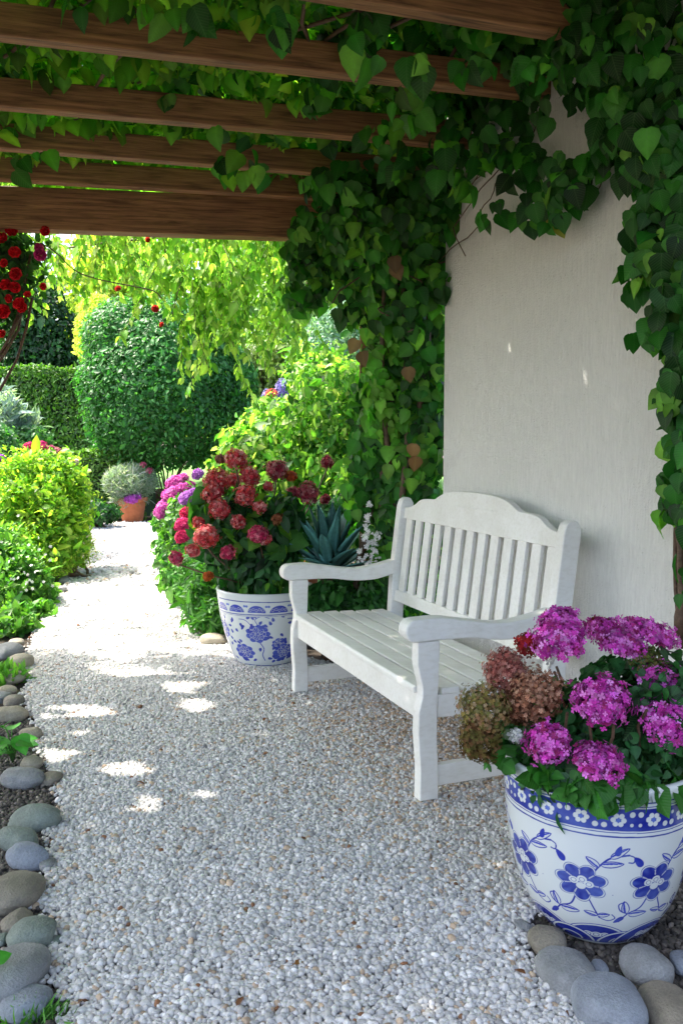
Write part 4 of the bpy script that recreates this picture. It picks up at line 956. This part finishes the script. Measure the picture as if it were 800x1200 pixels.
for i, (px, py, r, lb_) in enumerate([(118,606,8,'white-grey rock left of the orange pot'),(128,605,5,'small pale rock touching the left of the orange pot'),(186,606,9,'pale grey rock under the dark clay pot')]):
    c = G(px, py); o = link('rock', stone_mesh(200+i, r*.0135, r*.012, r*.0085, 3), M['st_grey']); o.location = (c[0], c[1], r*.004); tag(o, lb_, 'rock', 'rocks at the end of the path')
# pink border to the left of the rear pot
shrub('flowering_shrub', 'leafy pink and purple flowering bush lining the right of the path', 'shrub', 225, 700, 7.3, [(222,625,7.4,30,.4,46,4200),(215,670,6.9,24,.35,40,2600),(240,600,7.6,34,.4,36,3000),(205,640,8.2,18,.5,28,1500),(196,608,9.2,14,.5,16,900)], .050, [(.03,.14,.02),(.07,.23,.03),(.13,.32,.04),(.015,.07,.015)], OVATE, kw=dict(lump=.25))
fs_ = [o for o in bpy.data.objects if o.name.startswith('flowering_shrub')][0]
PK = [(.62,.10,.42), (.50,.05,.36), (.72,.22,.55)]; VI = [(.42,.14,.55), (.55,.22,.65)]
for (px, py, r, Y, cs) in [(204,566,9,8.2,PK),(214,562,7,8.3,PK),(202,579,9,8.0,PK),(193,594,9,8.4,PK),(205,591,8,7.8,PK),(218,584,8,7.4,VI),(226,579,6,7.4,VI),(218,601,6,7.0,[(.6,.03,.12)]),(214,615,8,6.9,[(.68,.05,.22)]),(214,629,7,6.8,[(.62,.03,.14)]),(190,603,6,8.4,PK),(209,603,6,7.6,PK),(232,556,6,7.8,VI),(196,580,6,8.4,PK),(186,600,5,8.8,PK),(212,573,6,8,PK),(222,570,6,7.8,PK)]:
    dome_head(fs_, P(px, py, Y-.25), r*(Y-.25)/1000, (-.3,-.5,.7), 120, .019, cs, .75, T=FLORET5)
shrub('border_plant', 'upright narrow-leaved green plant spilling on the gravel left of the rear pot', 'plant', 248, 735, 5.75, [(240,700,5.8,22,.22,44,1700),(252,720,5.6,16,.15,26,700),(226,675,6.1,20,.25,34,1000),(262,660,5.7,22,.2,30,700)], .062, [(.03,.15,.02),(.06,.22,.03),(.11,.3,.04)], LANCE, kw=dict(droop=.2, shell=.3))
# bright bushes behind the rear pot
shrub('bright_shrub', 'large sunlit lime green shrub behind the red flowers', 'shrub', 350, 640, 8.2, [(340,535,8.2,88,.8,62,11000),(400,490,8.0,62,.7,72,6000),(300,560,8.0,50,.5,60,4000),(420,590,7.4,60,.6,70,4000),(370,440,8.6,38,.5,34,2200)], .056, [(.14,.34,.05),(.26,.44,.09),(.05,.19,.025),(.48,.56,.24),(.025,.10,.02)], OVATE, M['backlit'], kw=dict(shell=.45, lump=.42, jit=.9, sj=.45), weights=[.28,.22,.25,.10,.15])
shrub('under_shrub', 'dark green leafy plant filling the corner under the bench arm', 'shrub', 410, 720, 5.75, [(400,700,5.7,50,.2,36,2400),(455,690,5.6,40,.2,50,2400),(350,690,6.0,40,.3,40,1300),(440,600,6.1,30,.3,50,1500),(480,720,5.4,30,.2,40,900),(380,610,5.9,40,.2,30,900),(392,702,4.84,38,.07,26,800),(440,700,4.75,20,.06,34,500)], .05, [(.014,.09,.014),(.03,.15,.025),(.05,.2,.03)], OVATE, kw=dict(shell=.35))
wf = shrub('white_flowering_plant', 'white blossoms between the agave and the bench back', 'flowering plant', 436, 690, 4.95, [(437,650,4.95,12,.06,50,300)], .04, [(.05,.2,.03),(.1,.28,.05)], OVATE)
wq = []
for (px, py, r) in [(432,607,4),(434,616,5),(438,625,6),(430,630,5),(441,636,6),(446,629,4),(436,643,7),(443,650,6),(428,655,5),(436,661,5),(424,645,3),(436,590,3),(436,672,4)]:
    for k in range(r*2): wq.append(P(px-3+random.gauss(0,r*.55), py+random.gauss(0,r*.6), 4.62+random.gauss(0,.02)))
wq = np.array(wq); scatter('blossom', FLORET5, wq, rdir(len(wq)), np.tile([[-.2,-.7,.5]], (len(wq),1))+rng.normal(0,.4,(len(wq),3)), rng.uniform(.008,.015,len(wq)), pal(len(wq), [(.80,.80,.80)], None, .05), M['petal'], wf)
shrub('blue_green_shrub', 'tall blue-grey shrub rising behind the lime green shrub', 'shrub', 370, 500, 11.5, [(372,430,11.5,36,.6,48,4500),(400,400,11.8,40,.6,50,3500)], .06, [(.08,.20,.12),(.14,.28,.18),(.2,.34,.22)], OVATE)
lv = shrub('lavender_plant', 'violet lavender spikes between the rounded shrub and lime shrub', 'flowering plant', 325, 520, 10.4, [(326,495,10.4,22,.3,26,900)], .09, [(.06,.16,.06),(.14,.24,.14)], LANCE, kw=dict(droop=-.9, shell=.2))
for k in range(16):
    a = P(random.gauss(328,8), random.uniform(452,472), 10.2); dome_head(lv, a, .035, (.3,0,1), 16, .022, [(.25,.22,.55),(.35,.3,.65)], 2.6, name='flower_spike')
dome_head(lv, P(318,462,10.0), .06, (0,-.5,.7), 40, .025, [(.6,.10,.06)], .8)
# seedlings lower left
def sprout(label, pts, size, Y=None, col=[(.05,.28,.03),(.09,.36,.05)], name='seedling', z0=.0):
    base = pts[0]; o = empty(name, (base[0], base[1], 0), label, 'plant'); pos = np.array(pts); n_ = len(pos)
    out = unit((pos-pos.mean(0))*np.array([1,1,0])+rng.normal(0,.02,(n_,3))); s = MB()
    for q in pos: s.tube([(pos.mean(0)[0], pos.mean(0)[1], 0), (q+pos.mean(0))/2+np.array([0,0,.0]), q], .003, 5)
    s.build('stem', M['soft_stem'], o, True)
    scatter('foliage', HEART, pos, out+np.array([0,0,.15]), np.tile([[0,-.45,1.]], (n_,1))+rng.normal(0,.2,(n_,3)), size*rng.uniform(.8,1.15,n_), pal(n_, col), M['leaf'], o); return o
M['soft_stem'] = groundmat('green_stem', (.04,.14,.02), (.07,.2,.03), 20)
G3 = lambda px, py, z: G(px, py, z)
sprout('bright green broad-leaved seedling between the left edging stones', [G3(12,868,.10), G3(22,862,.12), G3(5,850,.14), G3(28,876,.06), G3(8,880,.06), G3(18,880,.05), G3(2,865,.12), G3(30,866,.07), G3(14,855,.1), G3(0,882,.06), G3(20,870,.1)], .075)
sprout('single large green leaf over the big pale grey stone', [G3(-10,1128,.10), G3(-26,1122,.10), G3(-30,1136,.08)], .062)
sprout('broad green leaves in the bottom left corner', [G3(-12,1196,.08), G3(-20,1182,.08), G3(-18,1210,.07)], .055)
o = empty('grass_tuft', (*G(40,1196)[:2], 0), 'small feathery green tuft at the bottom left corner', 'grass tuft')
c = G(40,1194,.0); pos = c+rng.normal(0,.022,(130,3))*np.array([1.5,.8,0]); scatter('blades', NEEDLE, pos, rng.normal(0,.6,(130,3))+np.array([0,0,1.]), rdir(130), rng.uniform(.025,.055,130), pal(130, [(.06,.22,.03),(.12,.3,.05)]), M['soft'], o)
o = empty('grass_tuft', (*G(2,790)[:2], 0), 'small green tuft beside the rounded tan stone', 'grass tuft')
c = G(2,796,.0); pos = c+rng.normal(0,.05,(320,3))*np.array([1,.9,0]); scatter('blades', LANCE, pos, rng.normal(0,.6,(320,3))+np.array([0,0,1.]), rdir(320), rng.uniform(.05,.11,320), pal(320, [(.08,.26,.03),(.16,.36,.05)]), M['soft'], o)
# climbing rose at the top left
ro = empty('climbing_rose', (-3.0, 5.15, 0), 'red climbing rose hanging under the main beam at the left edge', 'rose')
foliage(ro, 'foliage', OVATE, [(P(5,320,5.2), (.22,.16,.26), 420), (P(20,290,5.25), (.20,.12,.10), 160), (P(-25,330,5.2), (.3,.2,.35), 600), (P(2,375,5.2), (.09,.08,.1), 60)], .055, [(.015,.06,.015),(.03,.11,.025),(.05,.16,.03)], M['soft'], shell=.2)
ROSE = []
for ring_, (nn, tilt, rr) in enumerate(((3,.15,.35),(5,.6,.7),(6,1.1,1.))): pass
def rose(c, r, cs):
    pos, tip, nr = [], [], []; up = unit(np.array([[random.uniform(-.3,.3), -.8, random.uniform(-.1,.5)]]))[0]
    sx = unit(np.cross(up, [[0,0,1.]]))[0]; sy = np.cross(up, sx)
    for (nn, tilt, rad) in ((4,.25,.18),(6,.65,.32),(7,1.15,.45)):
        for k in range(nn):
            a = k*2*PI/nn+tilt*3; d = sx*math.cos(a)+sy*math.sin(a); pos.append(c+d*r*rad*.4); tip.append(up*math.cos(tilt)+d*math.sin(tilt)); nr.append(up*math.sin(tilt)-d*math.cos(tilt))
    n_ = len(pos); T = leaf_template([0,.35,.75,1], [.25,.5,.55,.2], -.25, -.2); scatter('bloom', T, np.array(pos), np.array(tip), np.array(nr), np.full(n_, r), pal(n_, cs), M['petal'], ro)
RC = [(.66,.015,.03),(.80,.04,.05),(.55,.01,.02)]
for (px, py, r) in [(14,272,.055),(3,281,.06),(18,297,.055),(6,309,.04),(20,322,.06),(8,335,.055),(18,337,.05),(5,365,.065),(24,357,.06),(33,346,.035),(54,271,.045),(3,392,.04),(-8,300,.06),(-10,345,.06),(28,362,.05),(52,336,.035),(12,350,.04)]:
    rose(P(px, py, 5.0), r*.62, RC)
for (px, py, r) in [(48,299,.055),(46,291,.04)]: rose(P(px, py, 5.0), r*.65, [(.6,.04,.25),(.7,.10,.35)])
for (px, py, r) in [(182,362,.04),(190,381,.03),(139,339,.035),(174,281,.03)]: rose(P(px, py, 5.6), r*.6, [(.5,.03,.03),(.6,.08,.05)])
s = MB()
for k in range(6): s.tube(wander((-3.05,5.1,0), P(random.uniform(-10,40), random.uniform(270,380), 5.15), 14, .10, 300+k), .009, 6)
s.tube(wander(P(40,285,5.2), P(190,350,5.5), 14, .06, 310), .004, 5)
s.build('stem', M['bark'], ro, True)

# overhanging tree with drooping sunlit leaves
ht = empty('overhanging_tree', (2.2, 7.8, 0), 'slender tree whose drooping yellow-green leafy branches hang over the path', 'tree')
tr_ = MB(); trunk = wander((2.2,7.8,-.05), (1.3,7.3,3.6), 12, .08, 7); tr_.tube(trunk, [.12-.005*i for i in range(12)], 10)
limbs = []
for k, (px, py, Y) in enumerate([(330,250,6.6),(250,230,6.2),(150,240,6.4),(60,250,6.2),(-30,250,6.4),(120,300,7.6),(220,280,7.4),(320,270,7.5),(-20,200,5.8),(380,290,6.8),(40,330,7.8),(-120,210,6.0),(-180,190,6.6),(-230,160,6.2),(-150,230,7.2),(-90,170,5.7),(-300,140,6.4)]):  # last limbs, out of frame on the left, are added to shade the path
    e = P(px, py, Y)+np.array([0,0,.25]); li = wander(trunk[-1-(k % 3)], e, 16, .10, 400+k); limbs.append(li); tr_.tube(li, [.035-.0019*i for i in range(16)], 6)
pos, tip, nr = [], [], []
r8 = np.random.default_rng(21); tw = []
def strand(a, ln, step=.030):
    dx, dy = r8.normal(0, .34, 2); step = step*r8.uniform(.8,1.6); pts_ = []
    for i in range(int(ln/step)):
        t = i*step; q = a+np.array([dx*t+.015*math.sin(9*t+dx*9), dy*t, -t+.15*t*t]); pts_.append(q)
        for s_ in (-1, 1):
            az = r8.random()*6.28; pos.append(q); tip.append(np.array([math.cos(az)*.7, math.sin(az)*.7, -.75])); nr.append(np.array([r8.normal(0,.6), r8.normal(0,.6)-.2, 1.]))
    if len(pts_) > 2: tw.append(pts_[::4]+[pts_[-1]])
for li in limbs:
    for q in li[4:]:
        for k in range(5): strand(np.array(q)+r8.normal(0, .26, 3)*np.array([1,1,.3]), r8.uniform(.15,.55))
for (px, py, Y, ln) in [(225,330,5.9,.85),(235,340,6.0,.75),(250,350,6.1,.75),(262,345,6.1,.85),(275,330,6.2,.6),(215,340,6.1,.55),(60,300,5.9,.35),(50,310,6.0,.4),(180,290,6.0,.5),(130,280,6.2,.5),(100,290,6.0,.45),(300,300,6.3,.7),(320,310,6.5,.8),(340,320,6.5,.8),(290,330,6.4,.7),(360,330,6.8,.8),(165,320,6.2,.35),(245,300,6.0,.8),(310,350,6.8,.5)]:
    for k in range(5): strand(P(px, py-15, Y)+r8.normal(0, .10, 3), ln*r8.uniform(.6,1.))
pos = np.array(pos); n_ = len(pos); print('tree leaves', n_)
scatter('crown', OVATE, pos, np.array(tip), np.array(nr), .060*np.exp(r8.normal(0,.25,n_)), pal(n_, [(.30,.48,.09),(.20,.40,.06),(.46,.60,.20),(.10,.28,.04)]), M['backlit'], ht)
for t__ in tw[::2]: tr_.tube(t__, .0025, 4)
tr_.build('trunk', M['bark'], ht, True)

# background trees
def bgtree(label, px, Y, top, halfw, size, cols, N, trunk_h=1.5, mat=M['soft'], T=SMALL, name='tree', lump=.22, zb=0, kw={}):
    b_ = P(px, 500, Y); x0 = b_[0]; zt = P(px, top, Y)[2]; rw = halfw*Y/1000; o = empty(name, (x0, Y, 0), label, 'tree', 'trees closing the far end of the garden')
    zc = (zt+trunk_h*.6)/2; rz = (zt-trunk_h*.6)/2
    cl = [((x0,Y,zc), (rw,rw*.8,rz), N)]
    for k in range(7):
        a = random.random()*6.28; cl.append(((x0+.6*rw*math.cos(a), Y+.5*rw*math.sin(a), zc+random.uniform(-.5,.6)*rz), (rw*.5,rw*.5,rz*.42), N//9))
    foliage(o, 'crown', T, cl, size, cols, mat, shell=.55, lump=lump, seed=int(px)+3, **kw)
    s = MB(); s.tube(wander((x0,Y,-.05), (x0,Y,zc+rz*.5), 8, .12, int(abs(px))), [.2,.18,.16,.14,.12,.10,.07,.03], 8)
    for k in range(6):
        a = k*1.05; s.tube(wander((x0,Y,trunk_h+.3*k), (x0+.7*rw*math.cos(a), Y+.6*rw*math.sin(a), zc+rz*.2+.1*k), 6, .1, k), [.07,.06,.05,.04,.03,.02], 6)
    s.build('trunk', M['bark'], o, True); return o
bgtree('dark conifer-like tree above the clipped hedge', 52, 19.5, 318, 46, .11, DG, 9000, .8, T=OVATE)
bgtree('yellow-green sunlit tree right behind the rounded shrub', 140, 22, 250, 70, .13, [(.32,.42,.06),(.45,.5,.10),(.2,.32,.04)], 11000, 1, M['backlit'], T=OVATE)
bgtree('tall pale green tree at the far left', -60, 27, 120, 130, .17, [(.22,.36,.05),(.32,.44,.08),(.12,.24,.03)], 12000, 1.5, M['backlit'], T=OVATE)
bgtree('tall bright tree in the centre of the far background', 260, 28, 110, 140, .17, [(.26,.40,.05),(.40,.50,.09),(.14,.28,.03)], 15000, 1.5, M['backlit'], T=OVATE)
bgtree('green tree behind the blue-grey shrub', 400, 20, 230, 110, .13, [(.10,.24,.03),(.2,.36,.05),(.05,.14,.02)], 12000, 1, T=OVATE)
bgtree('tree behind the vine column and wall', 560, 24, 150, 150, .16, [(.10,.24,.03),(.05,.14,.02)], 8000, 1.5, T=OVATE)
bgtree('tall tree beyond the left edge of the garden', -260, 24, 60, 130, .17, [(.16,.30,.04),(.08,.2,.03)], 9000, 1.5, T=OVATE)
bgtree('olive-green round bush behind the rounded shrub, to its right', 305, 17.5, 385, 45, .09, [(.16,.24,.05),(.10,.18,.03)], 6000, .5, T=OVATE)
bgtree('low dark bush beside the conifer-like tree', 38, 20.5, 408, 26, .08, DG, 3000, .4, T=OVATE)
lw = sheet('lawn', [(-30,15.0),(-2,15.0),(30,16),(30,45),(-30,45)], -.02, groundmat('lawn_green', (.06,.16,.02), (.12,.26,.04), 6))
for i, (px, py, lb_) in enumerate([(285,1168,'round ochre dry leaf scrap low on the gravel'),(345,1131,'small brown dry leaf right of the ochre scrap'),(92,1175,'tiny brown dry leaf near the bottom left stones'),(96,1130,'brown dry leaf beside the big pale grey stone'),(161,916,'reddish dry leaf lying in the left sun patch'),(311,841,'yellowish dry leaf out on the gravel before the far bench leg'),(388,852,'curled brown dry leaf under the bench front'),(399,846,'orange dry leaf under the bench front'),(615,1141,'reddish dry leaf left of the grey boulder')]):
    c = G(px, py, .012); scatter('dry_leaf', OVATE, np.array([c]), rng.normal(0,1,(1,3))*np.array([1,1,.1]), np.array([[0,0,1.]])+rng.normal(0,.2,(1,3)), np.full(1,.034), pal(1, [(.30,.14,.05),(.22,.09,.04)]), M['soft']); o = COL.objects[-1]; tag(o, lb_, 'leaf', 'dry leaves scattered on the gravel')
print('done')
